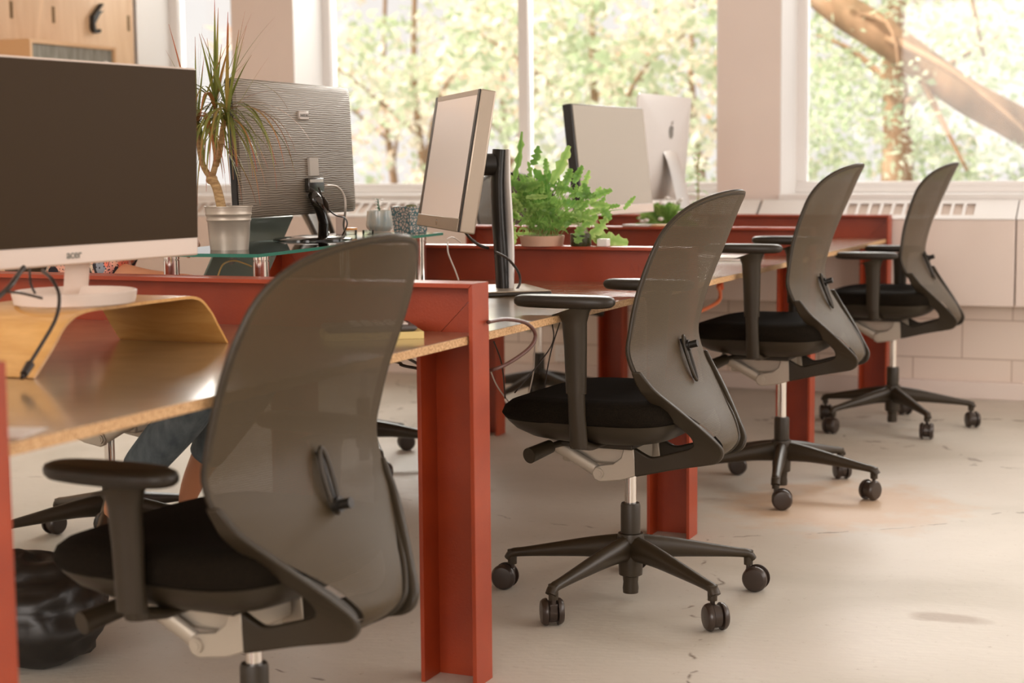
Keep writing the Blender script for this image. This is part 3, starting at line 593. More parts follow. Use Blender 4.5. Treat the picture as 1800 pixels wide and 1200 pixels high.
# 4 pale wide monitor with a white chin
o = empty('monitor', (-2.17, 5.80, DZ), R(85.6), 'wide monitor with reflection painted into its tan screen and thick black side behind the fern', 'monitor')
T = Matrix.Rotation(R(-85.6), 4, 'Z') @ frame_at(o, (-2.096, 5.816, 1.088), 85.6, 6.3); Wm, Hm = .64, .40
child(MB().box(-Wm/2, Wm/2, -.004, .030, -Hm/2, Hm/2), 'housing', M['dark'], o, T, bevel=.003)
child(MB().box(-Wm/2+.012, Wm/2-.002, -.0065, -.004, -Hm/2+.035, Hm/2-.004), 'screen', mat('tan_painted_glare', (.46, .39, .30), .25, spec=.5, coat=.5, coat_r=.12), o, T)  # reflected brightness is put into the tan base colour
child(MB().box(-Wm/2, Wm/2, -.009, -.004, -Hm/2, -Hm/2+.034), 'chin', M['mon_white'], o, T, bevel=.002)
MB().tube([(0, .03, .30), (0, .045, .12), (0, .02, .01)], .035, 12, flat=.010, side=(0, 1, 0)).build('stand_column', M['mon_silver'], o, smooth=60)
MB().box(-.13, .13, -.10, .10, 0, .010).build('stand_base', M['mon_silver'], o, bevel=.004)
# 5 all-in-one seen from behind
o = empty('computer', (-2.10, 6.93, DZ), R(88.7), 'white all-in-one computer seen from behind, fruit logo and slanted foot', 'computer')
T = Matrix.Rotation(R(-88.7), 4, 'Z') @ frame_at(o, (-2.267, 6.934, 1.142), 88.7, -4.9); Wm, Hm = .69, .45
rg = []
for k, y in ((1, .010), (1, .004), (.93, -.004), (.75, -.016), (.45, -.028), (.15, -.032)):
    rg.append([Vector((sx*(Wm/2-.02)*k+.02*math.cos(a), y, sz*(Hm/2-.02)*k+.02*math.sin(a))) for sx, sz, a0 in ((1, 1, 0), (-1, 1, 90), (-1, -1, 180), (1, -1, 270)) for a in (R(a0), R(a0+45), R(a0+90))])
child(MB().loft(rg), 'housing', M['white'], o, T, smooth=30)
def fruit(par, T, s, m, y):
    f = MB(); pts = []
    for i in range(40):
        a = 2*math.pi*i/40; r0 = s*(1-.12*math.exp(-((a-math.pi/2)/.28)**2)-.10*math.exp(-((a-3*math.pi/2)/.25)**2))
        x, z = r0*math.cos(a)*.92, r0*math.sin(a)
        dx, dz_ = x-s*1.12, z-s*.12; d = math.hypot(dx, dz_)
        if d < s*.42: x, z = s*1.12+dx/d*s*.42, s*.12+dz_/d*s*.42
        pts.append((x, z))
    Q = T @ Matrix(((1, 0, 0, 0), (0, 0, 1, y), (0, 1, 0, 0), (0, 0, 0, 1)))
    f.prism(pts, -.0006, .0006, Q); f.prism([(0, s*1.02), (s*.05, s*1.45), (s*.42, s*1.62), (s*.36, s*1.22)], -.0006, .0006, Q)
    return f.build('fruit_logo', m, par)
Tl = T @ Matrix.Translation((0, 0, .07)); fruit(o, Tl, .030, M['logo'], -.0325)
ax = T @ Vector((0, -.028, -.01))
MB().tube(smooth_path([(0, ax.y+.006, ax.z+.01), (0, ax.y-.03, ax.z-.07), (0, ax.y-.085, .10), (0, ax.y-.115, .006)], 5), .085, 4, flat=.0045, side=(0, 1, .3)).build('foot_strut', M['alu'], o, bevel=.002)
MB().box(-.095, .095, ax.y-.125, ax.y+.08, 0, .006).build('foot_plate', M['alu'], o, bevel=.002)
# ------------------------------------------------------------------ glass shelf on chrome legs
ga = math.atan2(-.11, 1.22); o = empty('glass_shelf', (-2.02, 3.235, DZ), -ga*0+math.atan2(.11, 1.22), 'green-edged glass shelf on chrome legs carrying the zinc pot', 'shelf')
h = GZ-DZ; MB().box(-.31, 0, 0, 1.20, h-.008, h).build('glass_plate', M['shelfglass'], o, bevel=.001)
e = MB().box(-.3105, .0004, -.0006, 0, h-.0078, h-.0002); e.build('glass_edge', M['glassedge'], o)
MB().box(.0, .0006, 0, 1.20, h-.0078, h-.0002).build('glass_edge', M['glassedge'], o)
for x, y in ((-.035, .085), (-.035, 1.10), (-.27, .085), (-.27, 1.10)):
    MB().lathe([(.001, 0), (.021, 0), (.021, .004), (.0185, .006), (.0185, h-.022), (.017, h-.021), (.017, h-.019), (.0185, h-.018), (.0185, h-.0085), (.001, h-.0085)], (x, y, 0), 28).build('leg', M['chrome'], o, smooth=40)
# ------------------------------------------------------------------ leaves
def leafmesh(name, leaves, m, parent=None, thick=0):
    vs, fs, tn = [], [], []
    for V_, F_, t in leaves:
        k = len(vs); vs += V_; fs += [tuple(i+k for i in f) for f in F_]; tn += t if isinstance(t, list) else [t]*len(V_)
    me = bpy.data.meshes.new(name); me.from_pydata([tuple(v) for v in vs], [], fs); a = me.attributes.new('tone', 'FLOAT', 'POINT'); a.data.foreach_set('value', tn)
    me.materials.append(m); ob = bpy.data.objects.new(name, me); COL.objects.link(ob)
    for p in me.polygons: p.use_smooth = True
    if parent: ob.parent = parent
    return ob
def blade(p, d, L, w, droop, tone, n=9, wave=0, fold=.15, tipt=None, shape=None, curl=0):
    """a strap leaf: starts at p in direction d, bends down by droop; returns verts, faces, tones"""
    p = Vector(p); d = Vector(d).normalized(); V_, F_, tt = [], [], []; st = L/n; ph = random.uniform(0, 6)
    s = d.cross(Vector((0, 0, 1))); s = s.normalized() if s.length > .05 else Vector((random.uniform(-1, 1), random.uniform(-1, 1), 0)).normalized()
    if curl: s = (Matrix.Rotation(curl, 3, d) @ s)
    for k in range(n+1):
        t = k/n; wd = w*(shape(t) if shape else (min(1, .5+2.2*t) if t < .25 else (1-t)**.75*1.24)) ; wd = max(wd, .0004)
        up = s.cross(d).normalized(); wv_ = 1+wave*math.sin(k*2.6+ph); off = wave*w*.5*math.sin(k*2.1+ph)
        V_ += [p - s*wd*wv_ + up*(fold*wd+off), p.copy(), p + s*wd*(1+wave*math.cos(k*2.4+ph)) + up*(fold*wd-off)]
        tt += [tone if tipt is None else tone+(tipt-tone)*max(0, t-.55)/.45]*3
        if k: b = 3*k; F_ += [(b-3, b-2, b+1, b), (b-2, b-1, b+2, b+1)]
        p = p + d*st; d = (d + Vector((0, 0, -droop*st/L*(1+t)))).normalized()
    return V_, F_, tt
# dragon tree in the zinc pot
pc = Vector((-2.205, 3.405, GZ))
o = empty('zinc_planter', pc, 0, 'ribbed zinc bucket on the glass shelf holding a spiky dragon tree', 'planter')
MB().lathe([(.001, .002), (.044, .002), (.0455, 0), (.0485, .030), (.051, .066), (.0525, .068), (.0535, .071), (.0525, .074), (.0532, .080), (.0545, .082), (.0555, .085), (.0545, .088), (.0553, .094), (.056, .101), (.0585, .102), (.0585, .104), (.055, .104), (.0545, .095), (.046, .090), (.001, .090)], seg=48).build('bucket', mat('galvanised_zinc', (.50, .44, .37), .42, .6), o, smooth=35)
MB().lathe([(.001, .093), (.052, .0915)], seg=24).build('soil', M['soil'], o)
o = empty('dragon_tree', (pc.x, pc.y, GZ+.088), 0, 'spiky dragon tree with red-edged leaves growing in the zinc bucket', 'plant')
def PP(u, v, dX=0): q = at(u, v, Y=pc.y+dX); return Vector(q) - o.location
stems = [[PP(391, 362), PP(381, 330), PP(370, 312)], [PP(370, 312), PP(357, 290), PP(349, 250), PP(345, 208)], [PP(372, 314), PP(380, 280), PP(376, 240, .01), PP(379, 190, .02)], [PP(380, 290), PP(387, 262, -.02), PP(392, 225, -.03), PP(399, 195, -.05)]]
stems[0][0].z = 0
for k, st in enumerate(stems):
    MB().tube(smooth_path([tuple(x) for x in st], 5), ([.0115]*4+[.011]*4+[.014]*3 if k == 0 else [.0075 - .0015*j/15 for j in range(5*(len(st)-1)+1)]), 12).build('stem', M['bark2'], o, smooth=60)
for ci, (cr_, n) in enumerate(((stems[1][-1], 34), (stems[2][-1], 44), (stems[3][-1], 46))):
    lv = []
    for k in range(n):
        a = random.uniform(-2.3, 1.15); el = random.choice([random.uniform(55, 88), random.uniform(-5, 50), random.uniform(-5, 45)]) if k % 3 else random.uniform(-30, 20)
        Ln = random.uniform(.15, .27); dr = random.uniform(.1, .5) if el > 55 else random.uniform(1.2, 3.2)
        lv.append(blade(cr_+Vector((0, 0, random.uniform(-.035, .02))), (math.cos(a)*math.cos(R(el)), math.sin(a)*math.cos(R(el)), math.sin(R(el))), Ln, random.uniform(.0026, .0052), dr, random.uniform(.0, .75), 12, tipt=random.uniform(.7, 1)))
    leafmesh('crown', lv, M['drac'], o)
# fern in a shallow clay bowl on the second beam
by = YFR[2]+.04
fc = at(953, 432, Y=by); o = empty('fern_bowl', (fc.x, by, ZB), 0, 'shallow pale clay bowl standing on the red beam, full of fern', 'planter')
MB().lathe([(.001, .003), (.060, .003), (.0615, 0), (.0665, .026), (.0665, .030), (.061, .030), (.059, .020), (.001, .020)], seg=40).build('bowl', M['terra'], o, smooth=35)
MB().lathe([(.001, .024), (.060, .0225)], seg=20).build('soil', M['soil'], o)
o = empty('potted_fern', (fc.x, by, ZB+.024), 0, 'bright green wavy-leaved fern growing out of the shallow clay bowl', 'plant')
def fpx(u, v, dy=0): q = at(u, v, Y=by+dy); return Vector(q)-o.location
def frond(a, b, w, tone, bow=.03, wave=.42):
    """a wavy frond from a to b, bowed upwards"""
    a, b = Vector(a), Vector(b); n = 18; V_, F_, tt = [], [], []; ph = random.uniform(0, 6); L = (b-a).length
    s0 = (b-a).cross(Vector((random.uniform(-.4, .4), -1, random.uniform(-.3, .3)))).normalized()
    for k in range(n+1):
        t = k/n; p = a.lerp(b, t)+Vector((0, 0, bow*4*t*(1-t))); wd = w*(.25+.75*min(1, max(0, t-.22)/.18)) if t > .2 else w*.12
        wd *= 1 if t < .80 else max(.10, 1-((t-.80)/.20)**2.4); q = wd*(1+wave*math.sin(k*2.5+ph)); q2 = wd*(1+wave*math.sin(k*2.7+ph+1.5)); y_ = Vector((0, wd*.45*math.sin(k*1.9+ph), 0))
        V_ += [p-s0*q+y_, p+Vector((0, .0015, 0)), p+s0*q2-y_]; tt += [tone, tone-.35, min(1, tone+.15)]
        if k: j = 3*k; F_ += [(j-3, j-2, j+1, j), (j-2, j-1, j+2, j+1)]
    return V_, F_, tt
lv = []
def pxleaf(bx, by_, tx, ty, w, tone, dy, bow=.004):
    b, t = fpx(bx, by_, dy), fpx(tx, ty, dy+random.uniform(-.01, .01)); st = Vector((b.x*.25+random.uniform(-.03, .03), dy*.35, 0)); st.x = max(-.045, min(.05, st.x))
    V_, F_, tt = frond(st, b, .0011, .55, .02 if b.z > .05 else .04, 0); lv.append((V_, F_, tt)); n = 12
    V_, F_, tt = [], [], []; ph = random.uniform(0, 6); ax = (t-b); s0 = ax.cross(Vector((random.uniform(-.5, .5), -1, random.uniform(-.4, .4)))).normalized(); nn = ax.cross(s0).normalized(); wd0 = w/580
    for k in range(n+1):
        u = k/n; p = b.lerp(t, u)+nn*(bow*6*u*(1-u))*random.choice((1, 1, -1) if k == 0 else (1,)); wd = wd0*math.sin(math.pi*min(1, .10+u*.86))**.55; a1 = wd*(1+.28*math.sin(k*2.3+ph)); a2 = wd*(1+.28*math.sin(k*2.5+ph+2)); z_ = nn*(wd*.5*math.sin(k*1.7+ph))
        V_ += [p-s0*a1+z_+nn*wd*.25, p.copy(), p+s0*a2-z_+nn*wd*.25]; tt += [tone, tone-.35, min(1, tone+.2)]
        if k: q = 3*k; F_ += [(q-3, q-2, q+1, q), (q-2, q-1, q+2, q+1)]
    lv.append((V_, F_, tt))
for L in ((903,318,917,231,6,.35),(935,290,946,256,8,.15),(930,318,928,284,5,.5),(966,338,938,297,9,.05),(960,306,959,278,5,.4),(969,322,1001,256,9,.75),(993,326,1004,296,7,.3),(1009,322,1024,291,6,.3),(1006,312,1022,296,4,.2),(1018,337,1036,299,6,.8),(898,328,884,297,8,.7),(890,340,880,312,6,.6),(926,334,914,306,6,.4),(948,345,912,340,6,.3),(905,406,879,386,9,.9),(897,398,877,409,7,.8),(899,398,903,430,8,.9),(942,413,908,410,6,.8),(1040,414,1104,428,12,.85),(1038,412,1066,382,11,.8),(1045,402,1048,428,9,.8),(1020,398,1014,428,9,.5),(1058,366,1073,387,8,.4),(1048,368,1063,346,5,.5),(1064,366,1090,361,4,.4),(1097,368,1117,345,4,.5),(980,330,1010,338,6,.3),(958,300,975,330,8,.2),(925,350,895,352,4,.4),(1000,345,1030,330,6,.4),(965,352,940,330,8,.3),(985,365,960,345,8,.5),(1010,375,1035,352,7,.5),(1000,390,1025,372,8,.6),(940,372,920,350,6,.6),(935,392,955,362,6,.7),(1024,398,1050,378,8,.6),(915,385,893,372,6,.8),(975,400,1000,380,7,.6)):
    pxleaf(*L, random.uniform(-.07, .07))
for k in range(60):
    bx, by_ = random.uniform(905, 1045), random.uniform(325, 405); a = random.uniform(-2.9, .3); l_ = random.uniform(18, 42)
    pxleaf(bx, by_, bx+l_*math.cos(a), by_+l_*math.sin(a)*.9, random.uniform(3.5, 7.5), random.uniform(.1, .9), random.uniform(-.08, .08))
for k in range(22):
    a = random.uniform(0, 6.28); st = Vector((random.uniform(-.05, .05), random.uniform(-.04, .04), 0)); lv.append(frond(st, st+Vector((math.cos(a)*.06, math.sin(a)*.04, random.uniform(.01, .05))), .004, random.uniform(.3, 1), .02))
leafmesh('fronds', lv, M['fern'], o)
q = at(1021, 432, Y=by); o = empty('glass_plant_jar', (q.x, by, ZB), 0, 'dark green glass jar on the red beam beside the fern bowl', 'jar')
MB().lathe([(.001, 0), (.029, 0), (.031, .004), (.031, .036), (.028, .036), (.028, .006), (.001, .006)], seg=32).build('jar', mat('dark_green_glass', (.03, .04, .015), .08, coat=.6), o, smooth=40)
q = at(1061, 433, Y=by); tag(MB().box(-.016, .016, -.014, .014, 0, .022).build('white_box', M['white'], None, bevel=.002, loc=(q.x, by, ZB)), 'tiny white box on the red beam right of the fern', 'box')
# small plants and jars at the far end of the glass shelf
def on_glass(u, v): q = at(u, v, Z=GZ); return Vector((q.x, q.y, GZ))
m = M['glaze'] = noise_col(mat('blue_glazed_ceramic', (.4, .5, .5), .2, coat=.5), [(.3, (.24, .30, .30)), (.5, (.52, .50, .43)), (.7, (.30, .40, .44))], 26, 4, sc=(1, 1, .5))
c = on_glass(663, 407)+Vector((0, .02, 0)); o = empty('succulent_pot', c, 0, 'round blue-grey glazed pot with a small succulent, on the glass shelf', 'planter')
MB().lathe([(.001, 0), (.031, 0), (.041, .011), (.043, .020), (.039, .062), (.037, .063), (.035, .053), (.001, .053)], seg=36).build('pot', M['glaze'], o, smooth=40)
MB().lathe([(.001, .056), (.036, .0545)], seg=20).build('soil', M['soil'], o)
o = empty('succulent', c+Vector((0, 0, .050)), 0, 'small blue-green succulent sprouting from the round glazed pot', 'plant')
MB().tube([(0, 0, 0), (-.003, 0, .02), (-.006, 0, .045)], [.003, .0025, .0015], 8).build('stem', M['succ'], o)
lv = [blade((-.003*z_/.02, 0, z_), (math.cos(a), math.sin(a)*.6, .7), L_, .0045, 1.2, random.random(), 6) for z_, L_ in ((.005, .022), (.014, .026), (.024, .022), (.036, .016), (.044, .020)) for a in (random.uniform(0, 1), random.uniform(2, 3.4), random.uniform(4, 5))]
leafmesh('leaves', lv, M['succ'], o)
c = on_glass(714, 410)+Vector((0, .028, 0)); m = M['tile'] = mat('patterned_ceramic', (.62, .52, .46), .3)
v = coord(m, scale=(1, 1, 1)); vo = N(m, 'ShaderNodeTexVoronoi', feature='DISTANCE_TO_EDGE'); vo.inputs['Scale'].default_value = 95; LK(m, v, vo.inputs['Vector'])
rr = ramp(m, vo.outputs['Distance'], [(.10, (.06, .15, .17)), (.16, (.62, .50, .43))]); LK(m, rr.outputs[0], m.node_tree.nodes['Principled BSDF'].inputs['Base Color'])
o = empty('square_planter', c, R(-18), 'square pot with a dark blue ornamental pattern on the glass shelf', 'planter')
MB().loft([[Vector((sx*w_, sy*w_, z)) for sx, sy in ((-1, -1), (1, -1), (1, 1), (-1, 1))] for w_, z in ((.034, 0), (.041, .078), (.038, .078), (.036, .066))]).build('pot', M['tile'], o, bevel=.0015)
MB().lathe([(.001, .0), (.012, .002), (.018, .008), (.014, .014), (.001, .016)], (.005, 0, .068), 14).build('cactus_top', mat('dry_cactus', (.16, .16, .07), .8), o, smooth=60)
c = on_glass(616, 412); o = empty('small_jar', c, 0, 'small glass jar with an orange lid behind the chair top', 'jar')
MB().lathe([(.001, 0), (.018, 0), (.019, .003), (.019, .013), (.001, .013)], seg=28).build('jar', M['clear'], o, smooth=40)
MB().lathe([(.001, .0135), (.0195, .0135), (.0195, .019), (.001, .0205)], seg=28).build('lid', mat('orange_lid', (.80, .33, .07), .4), o, smooth=40)
c = on_glass(647, 412); o = empty('small_jar', c, 0, 'small clear glass dish between the orange-lidded jar and the glazed pot', 'jar')
MB().lathe([(.001, 0), (.016, 0), (.0165, .003), (.0165, .013), (.015, .013), (.0145, .004), (.001, .004)], seg=28).build('dish', M['clear'], o, smooth=40)
c = on_glass(600, 412); o = empty('card_box', c, R(10), 'tall pale box beside the stand of the wavy-backed monitor', 'box')
MB().box(-.013, .013, -.010, .010, 0, .058).build('carton', mat('pale_pink_card', (.72, .56, .48), .6), o, bevel=.001)
# ------------------------------------------------------------------ things on the near desktop
o = empty('calculator', (-1.590, 2.958, DZ+.0145), R(35), 'grey desk calculator with pale keys lying on a yellow note block', 'calculator')
MB().loft([[Vector((sx*a, sy*b, z)) for sx, sy in ((-1, -1), (1, -1), (1, 1), (-1, 1))] for a, b, z in ((.085, .052, .0), (.092, .060, .005), (.088, .057, .012))]).build('body', mat('slate_plastic', (.10, .085, .08), .4), o, bevel=.003)
kp = mat('key_pale', (.70, .60, .54), .4); kr = mat('key_red', (.75, .16, .10), .4)
MB().box(-.075, -.045, -.045, .045, .0122, .0128).build('display', M['dark'], o)
for i in range(5):
    for j in range(5):
        MB().box(-.036+i*.0235, -.020+i*.0235, -.046+j*.0195, -.032+j*.0195, .0121, .0165).build('key', kr if (i == 2 and j == 3) else kp, o, bevel=.002)
o = empty('note_block', (-1.585, 2.960, DZ), R(35), 'block of yellow notes under the calculator on the near desktop', 'notes')
MB().box(-.10, .098, -.060, .060, 0, .0142).build('block', mat('yellow_paper', (.80, .62, .26), .7), o, bevel=.0006)
o = empty('paper_sheet', (-1.47, 1.715, DZ), R(15), 'white paper sheet at the front edge of the near desktop', 'paper')
MB().box(-.055, .045, -.04, .045, 0, .0008).build('sheet', M['white'], o)
tag(MB().lathe([(.001, 0), (.010, 0), (.011, .004), (.011, .030), (.008, .036), (.001, .037)], seg=20).build('marker_cap', mat('orange_red_plastic', (.9, .10, .03), .4), None, smooth=40, loc=(-1.452, 1.668, DZ+.0009)), 'orange-red cap standing on the paper at the left picture edge', 'cap')
# closed laptop on the third desktop
q = at(1285, 455, Z=DZ); o = empty('closed_laptop', (q.x-.02, q.y+.02, DZ), R(6), 'closed silver laptop lying on the third desktop behind the armrest', 'laptop')
MB().box(-.11, .11, -.16, .16, .0, .009).build('base', M['alu'], o, bevel=.002); MB().box(-.11, .11, -.16, .16, .0095, .014).build('lid', M['alu'], o, bevel=.002)
q = at(1354, 441, Z=DZ); o = empty('snack_packet', (q.x, q.y, DZ), R(30), 'crumpled orange and white packet on the third desktop', 'packet')
b = MB(); b.tube(smooth_path([(-.05, 0, .008), (-.02, .008, .016), (.02, -.005, .015), (.05, 0, .006)], 4), [.02]*13, 10, flat=[.008]*13); b.build('packet', mat('orange_foil', (.85, .25, .08), .4), o, smooth=60)
MB().box(-.06, -.01, -.03, -.022, 0, .012).build('paper_edge', M['white'], o)
# open laptop with its lid towards us, under the glass shelf
o = empty('open_laptop', (-2.50, 3.855, DZ), R(90), 'open laptop showing its grey-green lid and logo beneath the glass shelf', 'laptop')
lidm = mat('grey_green_lid', (.24, .29, .24), .36, .2)
MB().box(-.165, .165, .0, .235, .0, .012).build('base', lidm, o, bevel=.003)
L_ = Matrix.Rotation(R(28), 4, 'X')
lid = MB().box(-.165, .165, -.0, .006, .010, .235).build('lid', lidm, o, bevel=.003); lid.matrix_local = L_
MB().box(-.155, .155, .0061, .0068, .02, .225).build('screen', M['screen_dark'], lid)
fruit(lid, Matrix.Translation((-.06, 0, .115)), .020, mat('logo_lilac', (.50, .46, .48), .2, .6), -.0007)
# ------------------------------------------------------------------ things around the far desks
def T2(u, v, z): q = at(u, v, Z=z); return q
q = at(1090, 392, Y=YFR[3]+.04)
for k, (u, w_, nm, lab, mm, zz) in enumerate(((1125, .060, 'flat_tray', 'flat pale tray lying on the third beam beside the white computer', M['white'], 0), (1165, .045, 'wooden_board', 'thin wooden board lying on the third red beam', M['plyedge'], 0))):
    p = at(u, 392, Y=YFR[3]+.04); tag(MB().box(-w_, w_, -.035, .035, 0, .008).build(nm, mm, None, bevel=.003, loc=(p.x, YFR[3]+.04, ZB)), lab, nm.replace('_', ' ').split()[-1])
# bushy little plant with white flowers and a tall leggy plant by the window
p = at(1170, 385, Y=6.45); o = empty('flower_pot', (p.x, 6.45, DZ), 0, 'small white pot behind the second chair top with white blossoms', 'planter')
MB().lathe([(.001, 0), (.035, 0), (.045, .07), (.045, .075), (.04, .075), (.038, .06), (.001, .06)], seg=28).build('pot', M['white'], o, smooth=40)
o = empty('white_flower', (p.x, 6.45, DZ+.062), 0, 'bushy plant with white blossoms growing before the white computer', 'plant')
lv = []
for k in range(90):
    a = random.uniform(0, 6.28); el = random.uniform(.1, 1.4); lv.append(frond((0, 0, 0), (math.cos(a)*math.cos(el)*.14, math.sin(a)*math.cos(el)*.12, math.sin(el)*.13), .010, random.uniform(0, .8), .01, .1))
leafmesh('leaves', lv, M['fern'], o)
fl = MB()
for k in range(26):
    a = random.uniform(0, 6.28); el = random.uniform(.3, 1.5); r0 = random.uniform(.10, .15); fl.ball((math.cos(a)*math.cos(el)*r0, math.sin(a)*math.cos(el)*r0, math.sin(el)*r0), .012, .012, .008, 8, 5)
fl.build('blossoms', M['white'], o, smooth=180)['kind'] = 'stuff'
p = at(1222, 372, Y=7.405); o = empty('leggy_plant_pot', (p.x, 7.405, DZ), 0, 'pot of the tall leggy plant on the desktop nearest the window', 'planter')
MB().lathe([(.001, 0), (.045, 0), (.06, .09), (.06, .1), (.054, .1), (.05, .085), (.001, .085)], seg=28).build('pot', M['terra'], o, smooth=40)
o = empty('leggy_plant', (p.x, 7.405, DZ+.085), 0, 'tall leggy houseplant against the window left of the beige pillar', 'plant')
top = at(1228, 275, Y=7.405)-o.location; st = [Vector((0, 0, 0)), Vector((.015, 0, top.z*.35)), Vector((top.x*.8, 0, top.z*.7)), Vector(top)]
MB().tube(smooth_path([tuple(x) for x in st], 4), .0035, 8).build('stem', mat('green_stem', (.42, .36, .16), .6), o)
lv = []
for k in range(16):
    t = .15+.85*k/15; q = st[0].lerp(st[3], t); a = k*2.4
    lv.append(blade(q, (math.cos(a), math.sin(a), .35), random.uniform(.05, .09), .015, .9, random.uniform(0, .5), 7))
leafmesh('leaves', lv, M['fern'], o)
# socket on the back wall
p = at(1000, 621, Y=YB)
o = empty('wall_socket', (p.x, YB, p.z), 0, 'white double socket low on the back wall under the desks', 'socket')
MB().box(-.073, .073, -.011, 0, -.043, .043).build('plate', M['rad_white'], o, bevel=.003)
for sx in (-.036, .036):
    for a, b in ((0, .012), (-.011, -.010), (.011, -.010)): MB().box(sx+a-.0035, sx+a+.0035, -.0114, -.0110, b-.004, b+.004).build('pin_hole', M['slot'], o)
# ------------------------------------------------------------------ cables
def cable(name, pts, r, m, label, cat='cable', group=None):
    o = MB().tube(smooth_path([tuple(p) for p in pts], 8), r, 8).build(name, m, None, smooth=180); tag(o, label, cat, group); return o
Xc = -1.83
cable('monitor_cable', [at(75, 476, X=Xc-.05), at(92, 492, X=Xc), at(104, 520, X=Xc+.03), at(98, 560, X=Xc+.05), at(70, 610, X=Xc+.06), at(45, 650, X=-1.755)], .0032, M['cable'], 'black cable looping from the dark screen down over the wooden riser')
b = MB(); b.cyl(at(53, 640, X=-1.758), at(42, 658, X=-1.752), .0075, .0065, 12).cyl(at(42, 658, X=-1.752), at(38, 664, X=-1.75), .0035, .0035, 10)
tag(b.build('jack_plug', M['cable'], None, smooth=40), 'black audio plug hanging in front of the wooden riser foot', 'plug')
cable('monitor_cable', [at(-12, 530, X=Xc), at(5, 515, X=Xc), at(20, 500, X=Xc), at(35, 478, X=Xc-.04), at(42, 470, X=Xc-.05)], .0045, M['cable'], 'short thick black cable at the far left under the dark screen')
cable('monitor_cable', [at(8, 513, X=Xc), at(30, 514, X=Xc), at(50, 518, X=Xc), at(74, 524, X=Xc)], .0022, M['cable'], 'thin black lead ending on the white ring stand')
cable('monitor_cable', [at(52, 472, X=Xc-.06), at(54, 498, X=Xc-.03), at(62, 516, X=Xc-.02)], .0022, M['cable'], 'thin black lead hanging behind the ring stand')
XS = -2.19
cable('video_cable', [at(560, 330, X=XS+.02), at(566, 345, X=XS), at(575, 365, X=XS), at(590, 378, X=XS), at(606, 383, X=XS), at(610, 395, X=XS-.05), at(602, 413, X=XS-.09)], .0022, M['cable'], 'thin black cable with a ferrite bead behind the wavy-backed monitor')
tag(MB().tube([at(569, 348, X=XS+.002), at(573, 358, X=XS+.002), at(577, 369, X=XS+.002)], [.003, .0075, .003], 14).build('ferrite_bead', M['cable'], None, smooth=60), 'black ferrite bead on the cable behind the wavy-backed monitor', 'bead')
cable('video_cable', [at(572, 326, X=XS+.02), at(592, 328, X=XS), at(605, 345, X=XS), at(607, 370, X=XS), at(604, 395, X=XS-.05), at(608, 412, X=XS-.10)], .0032, M['wcable'], 'pale cable arching out of the wavy-backed monitor')
cable('power_cable', [at(818, 408, X=-1.86), at(828, 420, X=-1.85), at(843, 431, X=-1.84), at(858, 436, X=-1.83)], .0042, M['cable'], 'black cable running from the tilted silver monitor into its column')
cable('power_cable', [at(870, 442, X=-1.76), at(893, 455, X=-1.75), at(911, 478, X=-1.75), at(914, 497, X=-1.75), at(906, 512, X=-1.75)], .0036, M['cable'], 'black cable looping from the silver column down to its stand base')
cable('power_cable', [at(858, 566, X=-1.385), at(890, 561, X=-1.385), at(925, 568, X=-1.375), at(941, 588, X=-1.37), at(930, 612, X=-1.375), at(890, 640, X=-1.40), at(855, 652, X=-1.44), at(820, 655, X=-1.6)], .0042, mat('brown_cable', (.10, .035, .025), .4), 'thick dark red-brown cable looping over the desk edge behind the near post')
for u0, v0, u1, v1, u2, v2, xx, mm, lab in ((971, 570, 968, 610, 905, 690, -1.62, M['cable'], 'thin black cable hanging under the second desktop, curving to the left'), (984, 567, 968, 620, 955, 690, -1.60, M['cable'], 'thin black cable dropping straight under the second desktop'), (868, 600, 882, 640, 888, 700, -1.55, M['cable'], 'thin black cable beside the red leg behind the near post'), (862, 650, 875, 680, 905, 720, -1.62, M['wcable'], 'thin pale cable hanging behind the near red post'), (940, 596, 938, 650, 930, 690, -1.65, M['wcable'], 'thin pale cable hanging next to the far chair lift')):
    cable('hanging_cable', [at(u0, v0, X=xx), at(u1, v1, X=xx), at(u2, v2, X=xx)], .0018, mm, lab)
cable('hanging_cable', [Vector((-1.76, 2.99, .712)), at(690, 634, X=-1.75), at(705, 641, X=-1.73), at(722, 645, X=-1.70), at(745, 646, X=-1.66), Vector((-1.62, 3.08, .70))], .0035, M['cable'], 'short black cable sagging under the near desktop left of the post')
cable('shelf_cable', [at(785, 420, X=-2.0), at(796, 417, X=-2.0), at(810, 426, X=-2.02)], .0018, M['wcable'], 'thin pale cable arching past the far glass shelf leg')
cable('shelf_cable', [at(787, 425, X=-2.0), at(788, 445, X=-2.0), at(800, 475, X=-2.0), at(806, 492, X=-2.0)], .0022, M['wcable'], 'pale cable hanging down the second red beam beside the chrome leg')
cable('charging_cable', [at(383, 485, X=-2.30), at(392, 465, X=-2.31), at(410, 458, X=-2.33), at(430, 463, X=-2.33), at(442, 468, X=-2.33)], .0022, mat('gold_cable', (.78, .50, .18), .4), 'golden cable arching before the grey-green laptop lid')
XO = -1.80
cable('extension_lead', [at(1262, 503, X=XO), at(1266, 515, X=XO), at(1262, 530, X=XO), at(1235, 545, X=XO), at(1190, 560, X=XO)], .0075, mat('orange_cable', (.85, .22, .08), .45), 'orange extension lead hanging under the third desktop', 'cable')
tag(MB().cyl(at(1265, 497, X=XO), at(1267, 508, X=XO), .014, .012, 14).build('orange_plug', mat('orange_red_plug', (.75, .12, .03), .4), None, bevel=.002), 'orange-red plug at the end of the extension lead under the desktop', 'plug')
